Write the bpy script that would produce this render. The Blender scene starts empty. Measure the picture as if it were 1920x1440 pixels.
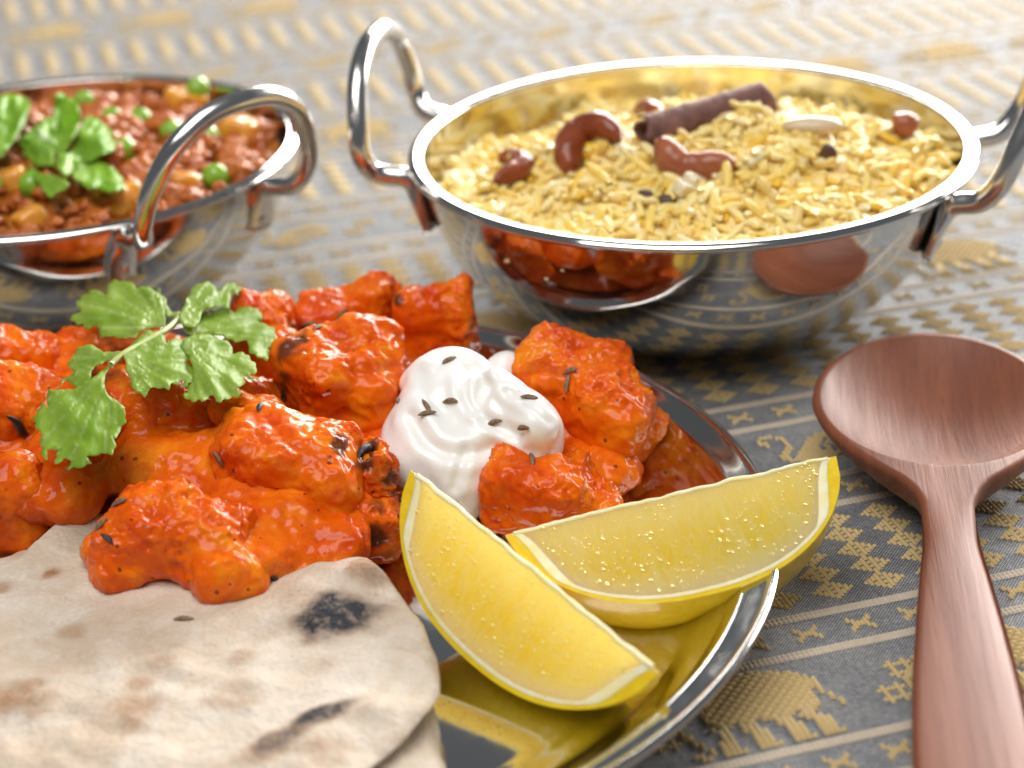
import bpy, math, random
import numpy as np
from mathutils import Vector, Matrix
from mathutils.bvhtree import BVHTree
from mathutils.geometry import delaunay_2d_cdt

random.seed(7)
RNG = np.random.default_rng(7)
SC = bpy.context.scene
COL = SC.collection
R = math.radians
S = 0.01                                   # everything below is measured in centimetres

# ------------------------------------------------------------------ camera
CAM_H, CAM_P, CAM_F, CAM_R = 22.8213, 0.4543086, 3578.61, -0.0501336
cp_, sp_ = math.cos(CAM_P), math.sin(CAM_P)
cr_, sr_ = math.cos(CAM_R), math.sin(CAM_R)
C_RIGHT = np.array([cr_, sr_ * sp_, sr_ * cp_])
C_UP = np.array([-sr_, cr_ * sp_, cr_ * cp_])
C_FWD = np.array([0, cp_, -sp_])
C_POS = np.array([0, 0, CAM_H])
cam = bpy.data.cameras.new('camera')
cam.sensor_width = 36
cam.lens = 36 * CAM_F / 1920
cam.clip_start, cam.clip_end = 0.01, 50
cam.dof.use_dof = True
cam.dof.focus_distance = 0.428
cam.dof.aperture_fstop = 10.5
camo = bpy.data.objects.new('camera', cam)
COL.objects.link(camo)
M = Matrix.Identity(4)
for i in range(3):
    M[i][0], M[i][1], M[i][2], M[i][3] = C_RIGHT[i], C_UP[i], -C_FWD[i], C_POS[i] * S
camo.matrix_world = M
SC.camera = camo

# ------------------------------------------------------------------ light
world = bpy.data.worlds.new('World')
SC.world = world
world.use_nodes = True
bg = world.node_tree.nodes['Background']
bg.inputs[0].default_value = (0.86, 0.92, 1.0, 1)
bg.inputs[1].default_value = 0.13


def area(name, pos, target, sx, sy, power, col):
    l = bpy.data.lights.new(name, 'AREA')
    l.shape = 'RECTANGLE'
    l.size, l.size_y, l.energy, l.color = sx * S, sy * S, power, col
    o = bpy.data.objects.new(name, l)
    COL.objects.link(o)
    o.location = Vector(pos) * S
    o.rotation_euler = (Vector(target) - Vector(pos)).to_track_quat('-Z', 'Y').to_euler()
    return o


WIN = np.array([66, 160, 47.])
area('window_light', WIN, (4, 46, 2), 160, 62, 54, (1.0, 0.97, 0.93))
area('overhead_fill', (-18, 6, 112), (0, 40, 0), 90, 90, 13.5, (1.0, 0.98, 0.96))  # added overhead fill lamp that lifts the shaded fronts

SC.view_settings.view_transform = 'Standard'
SC.view_settings.look = 'None'
SC.view_settings.exposure = 0.0
SC.view_settings.gamma = 1.0
SC.cycles.use_denoising = True
SC.cycles.max_bounces = 10
SC.cycles.caustics_reflective = True
SC.cycles.sample_clamp_indirect = 6


# ------------------------------------------------------------------ helpers
def at(px, py, z):
    """the point at height z seen at photograph pixel px, py"""
    x, y = (px - 960) / CAM_F, -(py - 720) / CAM_F
    d = C_FWD + x * C_RIGHT + y * C_UP
    return C_POS + d * (z - CAM_H) / d[2]


def atv(P, z):
    P = np.asarray(P, float)
    x, y = (P[:, 0] - 960) / CAM_F, -(P[:, 1] - 720) / CAM_F
    d = C_FWD + x[:, None] * C_RIGHT + y[:, None] * C_UP
    return C_POS + d * ((z - CAM_H) / d[:, 2])[:, None]


def proj(q):
    q = np.asarray(q, float) - C_POS
    d = q @ C_FWD
    return np.stack([960 + CAM_F * (q @ C_RIGHT) / d, 720 - CAM_F * (q @ C_UP) / d], -1)


def unit(v):
    v = np.asarray(v, float)
    return v / np.linalg.norm(v)


def make_mesh(name, V, F, mats=(), smooth=True, mat_idx=None, attrs=None):
    me = bpy.data.meshes.new(name)
    V = np.asarray(V, float) * S
    if isinstance(F, np.ndarray):
        n, k = F.shape
        tot, start, loops = np.full(n, k), np.arange(n) * k, F.ravel()
    else:
        tot = np.array([len(f) for f in F])
        start = np.concatenate([[0], np.cumsum(tot)[:-1]])
        loops = np.array([i for f in F for i in f])
        n = len(F)
    me.vertices.add(len(V))
    me.vertices.foreach_set('co', V.astype(np.float32).ravel())
    me.loops.add(len(loops))
    me.loops.foreach_set('vertex_index', loops.astype(np.int32))
    me.polygons.add(n)
    me.polygons.foreach_set('loop_start', start.astype(np.int32))
    me.polygons.foreach_set('loop_total', tot.astype(np.int32))
    me.polygons.foreach_set('use_smooth', np.full(n, smooth))
    for m in mats:
        me.materials.append(m)
    if mat_idx is not None:
        me.polygons.foreach_set('material_index', np.asarray(mat_idx, np.int32))
    if attrs:
        for k, a in attrs.items():
            at_ = me.attributes.new(k, 'FLOAT', 'POINT')
            at_.data.foreach_set('value', np.asarray(a, np.float32))
    me.update()
    me.validate()
    return me


def link(name, data, parent=None, loc=None, rot=None):
    o = bpy.data.objects.new(name, data)
    COL.objects.link(o)
    if parent is not None:
        o.parent = parent
    if loc is not None:
        o.location = Vector(loc) * S
    if rot is not None:
        o.rotation_euler = rot
    return o


def tag(o, label, cat, group=None, kind=None):
    o['label'] = label
    o['category'] = cat
    if group:
        o['group'] = group
    if kind:
        o['kind'] = kind
    return o


def thing(name, label, cat, loc=(0, 0, 0), group=None):
    return tag(link(name, None, None, loc), label, cat, group)


def solid(name, V, F, mat, label, cat, group=None, kind=None, attrs=None, smooth=True):
    """a thing that is one mesh, its origin at its base"""
    V = np.asarray(V, float)
    c = np.array([V[:, 0].mean(), V[:, 1].mean(), V[:, 2].min()])
    o = link(name, make_mesh(name, V - c, F, [mat], smooth, attrs=attrs), None, c)
    return tag(o, label, cat, group, kind)


def part(name, V, F, mat, parent, smooth=True, attrs=None, label=None):
    V = np.asarray(V, float) - np.array(parent.location) / S
    o = link(name, make_mesh(name, V, F, [mat], smooth, attrs=attrs), parent)
    if label:
        o['label'] = label
    return o


def grid_faces(n, m, wrap_n=False, wrap_m=False):
    a = np.arange(n if wrap_n else n - 1)
    b = np.arange(m if wrap_m else m - 1)
    A, B = np.meshgrid(a, b, indexing='ij')
    A2, B2 = (A + 1) % n, (B + 1) % m
    return np.stack([A * m + B, A2 * m + B, A2 * m + B2, A * m + B2], -1).reshape(-1, 4)


def lathe(profile, n=128):
    P = np.array(profile, float)
    t = np.linspace(0, 2 * np.pi, n, endpoint=False)
    V = np.stack([np.outer(np.cos(t), P[:, 0]), np.outer(np.sin(t), P[:, 0]), np.tile(P[:, 1], (n, 1))], -1)
    return V.reshape(-1, 3), grid_faces(n, len(P), wrap_n=True)


def spline(pts, n):
    """Catmull-Rom through pts"""
    P = np.array(pts, float)
    P = np.vstack([2 * P[0] - P[1], P, 2 * P[-1] - P[-2]])
    out = []
    k = len(P) - 3
    for i in np.linspace(0, k - 1e-6, n):
        j = int(i)
        t = i - j
        a, b, c, d = P[j:j + 4]
        out.append(.5 * (2 * b + (c - a) * t + (2 * a - 5 * b + 4 * c - d) * t * t + (3 * b - a - 3 * c + d) * t ** 3))
    return np.array(out)


def tube(path, rad, n=14, rad2=None, up=(0, 0, 1)):
    P = np.array(path, float)
    rad = np.broadcast_to(np.asarray(rad, float), (len(P),))
    rad2 = rad if rad2 is None else np.broadcast_to(np.asarray(rad2, float), (len(P),))
    T = np.gradient(P, axis=0)
    T /= np.linalg.norm(T, axis=1)[:, None]
    N = np.zeros_like(P)
    u = np.asarray(up, float)
    for i in range(len(P)):
        u = u - T[i] * (u @ T[i])
        u = u / np.linalg.norm(u)
        N[i] = u
    B = np.cross(T, N)
    t = np.linspace(0, 2 * np.pi, n, endpoint=False)
    V = P[:, None] + N[:, None] * (np.cos(t)[None, :, None] * rad[:, None, None]) + B[:, None] * (np.sin(t)[None, :, None] * rad2[:, None, None])
    V = V.reshape(-1, 3)
    F = [list(f) for f in grid_faces(len(P), n, wrap_m=True)]
    F += [list(range(n))[::-1], [(len(P) - 1) * n + i for i in range(n)]]
    return V, F


def merge(parts):
    V, F, o = [], [], 0
    for v, f in parts:
        V.append(np.asarray(v))
        F += [[i + o for i in q] for q in (f.tolist() if isinstance(f, np.ndarray) else f)]
        o += len(v)
    return np.vstack(V), F


def merge_np(parts):
    V, F, o = [], [], 0
    for v, f in parts:
        V.append(v)
        F.append(f + o)
        o += len(v)
    return np.vstack(V), np.vstack(F)


# gradient noise, vectorised
_PERM = np.random.default_rng(3).permutation(256)
_PERM = np.concatenate([_PERM, _PERM, _PERM])
_G = np.random.default_rng(4).normal(size=(256, 3))
_G /= np.linalg.norm(_G, axis=1)[:, None]


def noise(P, scale=1.0, seed=0):
    P = np.asarray(P, float) * scale + seed * 17.31
    i = np.floor(P).astype(int)
    f = P - i
    i &= 255
    w = f * f * f * (f * (f * 6 - 15) + 10)
    out = 0
    for dx in (0, 1):
        for dy in (0, 1):
            for dz in (0, 1):
                h = _PERM[_PERM[_PERM[(i[:, 0] + dx) & 255] + ((i[:, 1] + dy) & 255)] + ((i[:, 2] + dz) & 255)]
                g = _G[h]
                d = g[:, 0] * (f[:, 0] - dx) + g[:, 1] * (f[:, 1] - dy) + g[:, 2] * (f[:, 2] - dz)
                wt = (w[:, 0] if dx else 1 - w[:, 0]) * (w[:, 1] if dy else 1 - w[:, 1]) * (w[:, 2] if dz else 1 - w[:, 2])
                out = out + d * wt
    return out * 1.5


def smoothstep(a, b, x):
    t = np.clip((x - a) / (b - a), 0, 1)
    return t * t * (3 - 2 * t)


def surface_nets(f, lo, hi, h):
    """mesh of f(points) = 0 (negative inside) on a voxel grid"""
    ax = [np.arange(lo[k], hi[k] + h, h) for k in range(3)]
    n = [len(a) for a in ax]
    G = np.stack(np.meshgrid(*ax, indexing='ij'), -1).reshape(-1, 3)
    D = f(G).reshape(n)
    c = [D[dx:n[0] - 1 + dx, dy:n[1] - 1 + dy, dz:n[2] - 1 + dz] for dx in (0, 1) for dy in (0, 1) for dz in (0, 1)]
    offs = np.array([(dx, dy, dz) for dx in (0, 1) for dy in (0, 1) for dz in (0, 1)], float)
    neg = sum((q < 0).astype(int) for q in c)
    act = (neg > 0) & (neg < 8)
    idx = np.full(act.shape, -1)
    I = np.argwhere(act)
    idx[act] = np.arange(len(I))
    cv = np.stack([q[act] for q in c], 1)
    acc, cnt = np.zeros((len(I), 3)), np.zeros(len(I))
    for a in range(8):
        for b in range(a + 1, 8):
            if np.abs(offs[a] - offs[b]).sum() == 1:
                m = (cv[:, a] < 0) != (cv[:, b] < 0)
                t = cv[m, a] / (cv[m, a] - cv[m, b])
                acc[m] += offs[a] + (offs[b] - offs[a]) * t[:, None]
                cnt[m] += 1
    V = (I + acc / cnt[:, None]) * h + np.array(lo)
    F = []
    for k in range(3):
        u, v = (k + 1) % 3, (k + 2) % 3
        sl0, sl1 = [slice(1, n[q] - 1) for q in range(3)], [slice(1, n[q] - 1) for q in range(3)]
        sl0[k], sl1[k] = slice(0, n[k] - 1), slice(1, n[k])
        A, B = D[tuple(sl0)], D[tuple(sl1)]
        for flip, m in ((False, (A < 0) & (B >= 0)), (True, (A >= 0) & (B < 0))):
            E = np.argwhere(m)
            if not len(E):
                continue
            E = E + np.array([1 if q != k else 0 for q in range(3)])
            du, dv = np.zeros(3, int), np.zeros(3, int)
            du[u], dv[v] = 1, 1
            q = [idx[tuple((E - a).T)] for a in (0 * du, du, du + dv, dv)]
            q = np.stack(q, 1)
            F.append(q[:, ::-1] if flip else q)
    F = np.vstack(F)
    a, b, c, d = (V[F[:, i]] for i in range(4))
    if (np.cross(c - a, d - b) * (a + b + c + d - 4 * V.mean(0))).sum() < 0:      # faces must look outward
        F = F[:, ::-1]
    return V, F


def vnormals(V, F):
    a, b, c, d = (V[F[:, i]] for i in range(4))
    n = np.cross(c - a, d - b)
    N = np.zeros_like(V)
    for i in range(4):
        np.add.at(N, F[:, i], n)
    return N / (np.linalg.norm(N, axis=1)[:, None] + 1e-12)


def smin(a, b, k):
    h = np.clip(.5 + .5 * (b - a) / k, 0, 1)
    return b * (1 - h) + a * h - k * h * (1 - h)


def rot(yaw=0, pitch=0, roll=0):
    """yaw about z, pitch about x, roll about y (degrees)"""
    return np.array(Matrix.Rotation(R(yaw), 3, 'Z') @ Matrix.Rotation(R(pitch), 3, 'X') @ Matrix.Rotation(R(roll), 3, 'Y'))


def sd_box(P, c, half, M_, rad):
    q = np.abs((P - c) @ M_) - (np.asarray(half) - rad)
    return np.linalg.norm(np.maximum(q, 0), axis=1) + np.minimum(q.max(1), 0) - rad


def sd_ell(P, c, r, M_=np.eye(3)):
    q = ((P - c) @ M_)
    r = np.asarray(r, float)
    k0 = np.linalg.norm(q / r, axis=1)
    k1 = np.linalg.norm(q / r ** 2, axis=1) + 1e-9
    return k0 * (k0 - 1) / k1


# ------------------------------------------------------------------ materials
def new_mat(name):
    m = bpy.data.materials.new(name)
    m.use_nodes = True
    nt = m.node_tree
    return m, nt, nt.nodes['Principled BSDF']


def setp(b, **kw):
    for k, v in kw.items():
        k = k.replace('_', ' ')
        if isinstance(v, tuple) and len(v) == 3 and 'Radius' not in k:
            v = (*v, 1)
        b.inputs[k].default_value = v


class NT:
    """small shorthand for node trees"""
    def __init__(self, nt):
        self.nt = nt

    def n(self, t, **kw):
        x = self.nt.nodes.new(t)
        for k, v in kw.items():
            setattr(x, k, v)
        return x

    def l(self, a, b):
        self.nt.links.new(a, b)

    def coords(self, out='Object', scale=(1, 1, 1), rz=0, rotv=None):
        tc = self.n('ShaderNodeTexCoord')
        mp = self.n('ShaderNodeMapping')
        mp.inputs['Scale'].default_value = scale
        mp.inputs['Rotation'].default_value = rotv or (0, 0, rz)
        self.l(tc.outputs[out], mp.inputs[0])
        return mp.outputs[0]

    def noise(self, vec, scale, detail=3, rough=.5, dist=0):
        x = self.n('ShaderNodeTexNoise')
        x.inputs['Scale'].default_value = scale
        x.inputs['Detail'].default_value = detail
        x.inputs['Roughness'].default_value = rough
        x.inputs['Distortion'].default_value = dist
        if vec is not None:
            self.l(vec, x.inputs['Vector'])
        return x.outputs['Fac']

    def ramp(self, fac, stops):
        x = self.n('ShaderNodeValToRGB')
        e = x.color_ramp.elements
        while len(e) < len(stops):
            e.new(.5)
        for i, (p, c) in enumerate(stops):
            e[i].position = p
            e[i].color = (*c, 1) if len(c) == 3 else c
        self.l(fac, x.inputs[0])
        return x.outputs[0]

    def mix(self, fac, a, b, mode='MIX'):
        x = self.n('ShaderNodeMix', data_type='RGBA', blend_type=mode)
        for s, i in ((fac, 0), (a, 6), (b, 7)):
            if isinstance(s, (int, float)):
                x.inputs[i].default_value = s
            elif isinstance(s, tuple):
                x.inputs[i].default_value = (*s, 1)
            else:
                self.l(s, x.inputs[i])
        return x.outputs[2]

    def math(self, op, a, b=0.0, clamp=False):
        x = self.n('ShaderNodeMath', operation=op, use_clamp=clamp)
        for s, i in ((a, 0), (b, 1)):
            if isinstance(s, (int, float)):
                x.inputs[i].default_value = s
            else:
                self.l(s, x.inputs[i])
        return x.outputs[0]

    def maprange(self, v, a, b, c, d):
        x = self.n('ShaderNodeMapRange')
        self.l(v, x.inputs[0])
        for i, q in enumerate((a, b, c, d)):
            x.inputs[i + 1].default_value = q
        return x.outputs[0]

    def attr(self, name):
        return self.n('ShaderNodeAttribute', attribute_name=name).outputs['Fac']

    def bump(self, b, h, strength=.3, dist=.001, prev=None):
        x = self.n('ShaderNodeBump')
        x.inputs['Strength'].default_value = strength
        x.inputs['Distance'].default_value = dist
        self.l(h, x.inputs['Height'])
        if prev is not None:
            self.l(prev, x.inputs['Normal'])
        if b is not None:
            self.l(x.outputs[0], b.inputs['Normal'])
        return x.outputs[0]


def mat_metal(name, col, rough, smudge=.05):
    m, nt, b = new_mat(name)
    t = NT(nt)
    setp(b, Base_Color=col, Metallic=1.0)
    v = t.coords()
    n = t.noise(v, 90, 4, .6)
    n3 = t.noise(v, 22, 5, .7, 1.2)
    t.l(t.math('ADD', t.maprange(n, .35, .75, rough, rough + smudge), t.maprange(n3, .52, .68, 0, .10)), b.inputs['Roughness'])
    n2 = t.noise(v, 35, 2)
    t.bump(b, n2, .05, .0006)
    return m


M_STEEL = mat_metal('polished_steel', (.74, .73, .70), .055, .06)
M_PLATE = mat_metal('polished_plate_steel', (.74, .73, .71), .05, .06)
M_HANDLE = mat_metal('handle_steel', (.70, .68, .65), .12, .1)


def mat_cloth():
    m, nt, b = new_mat('woven_cloth')
    t = NT(nt)
    v = t.coords(scale=(1, 1, 1), rz=R(-14.92))
    sep = t.n('ShaderNodeSeparateXYZ')
    t.l(v, sep.inputs[0])
    k = 2 * math.pi / 0.00085
    wx = t.math('SINE', t.math('MULTIPLY', sep.outputs[0], k))
    wy = t.math('SINE', t.math('MULTIPLY', sep.outputs[1], k))
    w = t.math('MULTIPLY', wx, wy)
    n = t.noise(v, 900, 3, .7)
    big = t.noise(v, 95, 3, .6)
    f = t.math('ADD', t.math('MULTIPLY', w, .45), t.math('ADD', t.math('MULTIPLY', n, .85), t.math('MULTIPLY', big, .5)))
    col = t.ramp(t.maprange(f, .38, 1.14, 0, 1), [(0, (.018, .024, .045)), (.38, (.07, .082, .115)), (.62, (.27, .27, .265)), (1, (.54, .50, .42))])
    t.l(col, b.inputs['Base Color'])
    setp(b, Roughness=.62, Specular_IOR_Level=.45, Sheen_Weight=.3, Sheen_Roughness=.5)
    h = t.math('ADD', t.math('ABSOLUTE', wx), t.math('ABSOLUTE', wy))
    t.bump(b, t.math('ADD', h, n), .5, .00025)
    return m


def mat_thread(name, c1, c2):
    m, nt, b = new_mat(name)
    t = NT(nt)
    v = t.coords()
    n = t.noise(v, 500, 3, .6)
    t.l(t.mix(n, c1, c2), b.inputs['Base Color'])
    setp(b, Roughness=.75, Specular_IOR_Level=.2, Sheen_Weight=.2, Sheen_Roughness=.5)
    t.bump(b, t.noise(v, 2500, 2), .4, .0002)
    return m


M_CLOTH = mat_cloth()
M_GOLD = mat_thread('gold_thread', (.50, .35, .14), (.64, .48, .23))
M_STRIPE = mat_thread('beige_thread', (.42, .35, .27), (.58, .49, .38))


def mat_curry(name, c_lo, c_mid, c_hi, sss=.18, lump=1.0, rough=.2):
    m, nt, b = new_mat(name)
    t = NT(nt)
    v = t.coords()
    n1 = t.noise(v, 55, 5, .65, .9)
    col = t.ramp(n1, [(.34, c_lo), (.5, c_mid), (.64, c_hi)])
    n2 = t.noise(v, 240, 3, .65)
    col = t.mix(t.math('MULTIPLY', t.maprange(n2, .5, .75, 0, .8), t.maprange(t.attr('grain'), 0, 1, .25, 1)), col, (.70, .05, .004))
    vor = t.n('ShaderNodeTexVoronoi')
    vor.inputs['Scale'].default_value = 330
    t.l(v, vor.inputs['Vector'])
    rnd = t.n('ShaderNodeSeparateColor')
    t.l(vor.outputs['Color'], rnd.inputs[0])
    spot = t.math('MULTIPLY', t.math('LESS_THAN', t.math('ADD', vor.outputs['Distance'], t.math('MULTIPLY', t.noise(v, 700, 2), .25)), .29), t.math('LESS_THAN', rnd.outputs[0], .16))
    col = t.mix(t.math('MULTIPLY', spot, .8), col, (.10, .025, .008))
    ch = t.attr('char')
    col = t.mix(ch, col, (.035, .016, .010))
    t.l(col, b.inputs['Base Color'])
    setp(b, Specular_IOR_Level=.08, Subsurface_Weight=sss, Subsurface_Scale=.004, Coat_Weight=.45, Coat_Roughness=.06, Coat_IOR=1.45)
    b.inputs['Subsurface Radius'].default_value = (1.0, .35, .1)
    t.l(t.maprange(t.noise(v, 120, 3), .35, .7, rough, rough + .25), b.inputs['Roughness'])
    h = t.math('ADD', t.math('MULTIPLY', t.noise(v, 150, 5, .68), 1.0), t.math('MULTIPLY', t.noise(v, 520, 3, .6), .35))
    t.bump(b, t.math('MULTIPLY', h, t.maprange(t.attr('grain'), 0, 1, .22, 1.0)), .5 * lump, .0018)
    return m


M_CHICK = mat_curry('curry_chicken', (.62, .060, .002), (.82, .140, .003), (.90, .27, .010))
M_SAUCE = mat_curry('curry_sauce', (.58, .06, .002), (.78, .130, .003), (.88, .23, .010), sss=.25, lump=.8, rough=.2)


def mat_yogurt():
    m, nt, b = new_mat('yogurt')
    t = NT(nt)
    setp(b, Base_Color=(.96, .94, .89), Roughness=.3, Subsurface_Weight=.2, Subsurface_Scale=.002, Coat_Weight=.3, Coat_Roughness=.12)
    b.inputs['Subsurface Radius'].default_value = (1, .8, .5)
    v = t.coords()
    t.bump(b, t.noise(v, 130, 3), .08, .002)
    return m


M_YOG = mat_yogurt()


def mat_simple(name, c1, c2, scale=200, rough=.5, bump=.3, bdist=.0005, detail=3, sss=0, coat=0, stretch=(1, 1, 1), sssr=(1, .5, .2), spec=.5, ssss=.003, coatr=.08):
    m, nt, b = new_mat(name)
    t = NT(nt)
    v = t.coords(scale=stretch)
    n = t.noise(v, scale, detail, .6)
    t.l(t.mix(t.maprange(n, .3, .7, 0, 1), c1, c2), b.inputs['Base Color'])
    setp(b, Roughness=rough, Subsurface_Weight=sss, Subsurface_Scale=ssss, Coat_Weight=coat, Coat_Roughness=coatr, Specular_IOR_Level=spec)
    b.inputs['Subsurface Radius'].default_value = sssr
    t.bump(b, n, bump, bdist)
    return m


M_SEED = mat_simple('cumin', (.12, .065, .028), (.30, .19, .10), 1500, .6, .4, .0002)
M_DARKSEED = mat_simple('black_seed', (.012, .012, .016), (.04, .035, .035), 900, .45, .4, .0002)
M_CHARBIT = mat_simple('charred_onion', (.008, .008, .008), (.05, .035, .02), 500, .5, .5, .0005)


def mat_leaf(name, c1, c2, back, vein_scale, rough=.35, trans=.35):
    m, nt, b = new_mat(name)
    t = NT(nt)
    v = t.coords()
    n = t.noise(v, 60, 4, .65)
    vein = t.attr('vein')
    col = t.mix(t.maprange(n, .3, .7, 0, 1), c1, c2)
    col = t.mix(t.math('MULTIPLY', vein, .55), col, back)
    t.l(col, b.inputs['Base Color'])
    setp(b, Roughness=rough, Specular_IOR_Level=.3)
    h = t.math('ADD', t.math('MULTIPLY', t.noise(v, vein_scale, 2, .5), .45), t.math('MULTIPLY', vein, -.9))
    t.bump(b, h, .3, .0010)
    tr = t.n('ShaderNodeBsdfTranslucent')
    t.l(t.mix(.5, col, (.42, .62, .03)), tr.inputs[0])
    mx = t.n('ShaderNodeMixShader')
    mx.inputs[0].default_value = trans
    t.l(b.outputs[0], mx.inputs[1])
    t.l(tr.outputs[0], mx.inputs[2])
    t.l(mx.outputs[0], nt.nodes['Material Output'].inputs[0])
    return m


M_CORI = mat_leaf('coriander_leaf', (.24, .43, .03), (.40, .58, .08), (.62, .72, .30), 190, .38, .45)
M_MINT = mat_leaf('mint_leaf', (.20, .46, .02), (.32, .60, .04), (.45, .66, .12), 330, .36, .45)
M_STEM = mat_simple('green_stem', (.32, .44, .10), (.50, .56, .22), 200, .4, .2, .0004, sss=.2)
M_PEA = mat_simple('pea_skin', (.17, .40, .02), (.28, .50, .04), 120, .25, .08, .0006, sss=.2, coat=.3)
M_POTATO = mat_simple('spiced_potato', (.72, .27, .02), (.82, .40, .05), 160, .3, .4, .0008, sss=.25, coat=.3)
M_MINCE = mat_simple('minced_meat', (.34, .065, .008), (.62, .19, .03), 320, .4, .9, .0012, detail=5, coat=.2, sss=.12, spec=.3)
M_MINCESAUCE = mat_simple('mince_sauce', (.26, .07, .010), (.48, .16, .02), 150, .2, .4, .0015, coat=.4)
M_CASHEW = mat_simple('fried_cashew', (.17, .030, .008), (.36, .085, .026), 110, .32, .25, .0008, sss=.08, coat=.3, spec=.3, detail=5)
M_CASHEWPALE = mat_simple('pale_fried_cashew', (.28, .07, .028), (.46, .155, .07), 110, .34, .25, .0008, sss=.08, coat=.3, spec=.3, detail=5)
M_CINN = mat_simple('cinnamon_bark', (.12, .05, .042), (.30, .15, .125), 170, .65, .8, .0012, detail=6, spec=.35)
M_CLOVE = mat_simple('clove_bark', (.05, .02, .01), (.14, .06, .035), 300, .5, .6, .001)
M_ALMOND = mat_simple('blanched_nut', (.62, .47, .27), (.74, .60, .40), 120, .35, .15, .0006, sss=.2, coat=.2)
M_ONION = mat_simple('cooked_onion', (.76, .66, .42), (.84, .76, .56), 120, .25, .15, .0006, sss=.3, coat=.3)


def mat_rice(name, island):
    m, nt, b = new_mat(name)
    t = NT(nt)
    if island:
        r = t.n('ShaderNodeNewGeometry').outputs['Random Per Island']
    else:
        r = t.n('ShaderNodeObjectInfo').outputs['Random']
    col = t.ramp(r, [(0, (.98, .69, .15)), (.35, (.98, .765, .26)), (.7, (.99, .825, .40)), (.88, (.97, .62, .05)), (1, (.99, .90, .64))])
    t.l(col, b.inputs['Base Color'])
    setp(b, Roughness=.42, Specular_IOR_Level=.32, Subsurface_Weight=.15, Subsurface_Scale=.0008, Coat_Weight=.25, Coat_Roughness=.15)
    b.inputs['Subsurface Radius'].default_value = (1, .7, .25)
    tr = t.n('ShaderNodeBsdfTranslucent')
    t.l(col, tr.inputs[0])
    mx = t.n('ShaderNodeMixShader')
    mx.inputs[0].default_value = .08
    t.l(b.outputs[0], mx.inputs[1])
    t.l(tr.outputs[0], mx.inputs[2])
    t.l(mx.outputs[0], nt.nodes['Material Output'].inputs[0])
    return m


M_RICE = mat_rice('rice', True)
M_RICE1 = mat_rice('rice_grain_skin', False)
M_RICEBASE = mat_simple('rice_bed', (.70, .46, .07), (.82, .60, .18), 300, .5, .6, .001, sss=.2)


def mat_lemon():
    m, nt, b = new_mat('lemon_flesh')
    t = NT(nt)
    cx = t.n('ShaderNodeCombineXYZ')
    t.l(t.attr('lu'), cx.inputs[0])
    t.l(t.math('MULTIPLY', t.attr('lv'), .30), cx.inputs[1])
    v = cx.outputs[0]
    vor = t.n('ShaderNodeTexVoronoi', feature='DISTANCE_TO_EDGE')
    vor.inputs['Scale'].default_value = 5.5
    vor.inputs['Randomness'].default_value = .9
    t.l(v, vor.inputs['Vector'])
    n = t.noise(v, 2.6, 4, .62, .3)
    edge = t.maprange(vor.outputs['Distance'], 0, .12, 1, 0)
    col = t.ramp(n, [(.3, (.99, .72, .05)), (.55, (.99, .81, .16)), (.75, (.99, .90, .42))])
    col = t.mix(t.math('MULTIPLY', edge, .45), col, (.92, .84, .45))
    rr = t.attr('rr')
    pale = t.math('MAXIMUM', t.maprange(rr, .55, .0, 0, .75), t.maprange(t.attr('ends'), .45, .95, 0, .8), True)  # towards the core: pale membrane, plus backlight glow painted into the colour
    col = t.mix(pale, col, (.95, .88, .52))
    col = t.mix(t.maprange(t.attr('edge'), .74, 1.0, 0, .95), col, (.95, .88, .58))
    t.l(col, b.inputs['Base Color'])
    setp(b, Roughness=.22, Subsurface_Weight=.6, Subsurface_Scale=.012, Coat_Weight=.6, Coat_Roughness=.06)
    b.inputs['Subsurface Radius'].default_value = (1, .75, .1)
    v2 = t.coords()
    h = t.math('ADD', t.math('MULTIPLY', t.maprange(vor.outputs['Distance'], 0, .25, 0, 1), .25),
               t.math('MULTIPLY', t.maprange(t.noise(v2, 420, 3, .6), .58, .8, 0, 1), .9))
    t.bump(b, h, .5, .0010)
    tr = t.n('ShaderNodeBsdfTranslucent')
    t.l(t.mix(.5, col, (1.0, .84, .25)), tr.inputs[0])
    mx = t.n('ShaderNodeMixShader')
    mx.inputs[0].default_value = .62
    t.l(b.outputs[0], mx.inputs[1])
    t.l(tr.outputs[0], mx.inputs[2])
    t.l(mx.outputs[0], nt.nodes['Material Output'].inputs[0])
    return m


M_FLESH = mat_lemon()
M_JUICE = mat_simple('lemon_juice', (.96, .80, .22), (.97, .84, .34), 200, .03, 0, .0001, sss=.3, coat=1.0, coatr=.02, spec=.8)
M_PITH = mat_simple('lemon_pith', (.88, .76, .34), (.92, .87, .62), 320, .5, .2, .0006, sss=.4, sssr=(1, .9, .4))
M_RIND = mat_simple('lemon_rind', (.78, .50, .006), (.86, .62, .02), 420, .28, .35, .0007, sss=.25, coat=.3, sssr=(1, .7, .1))


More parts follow.
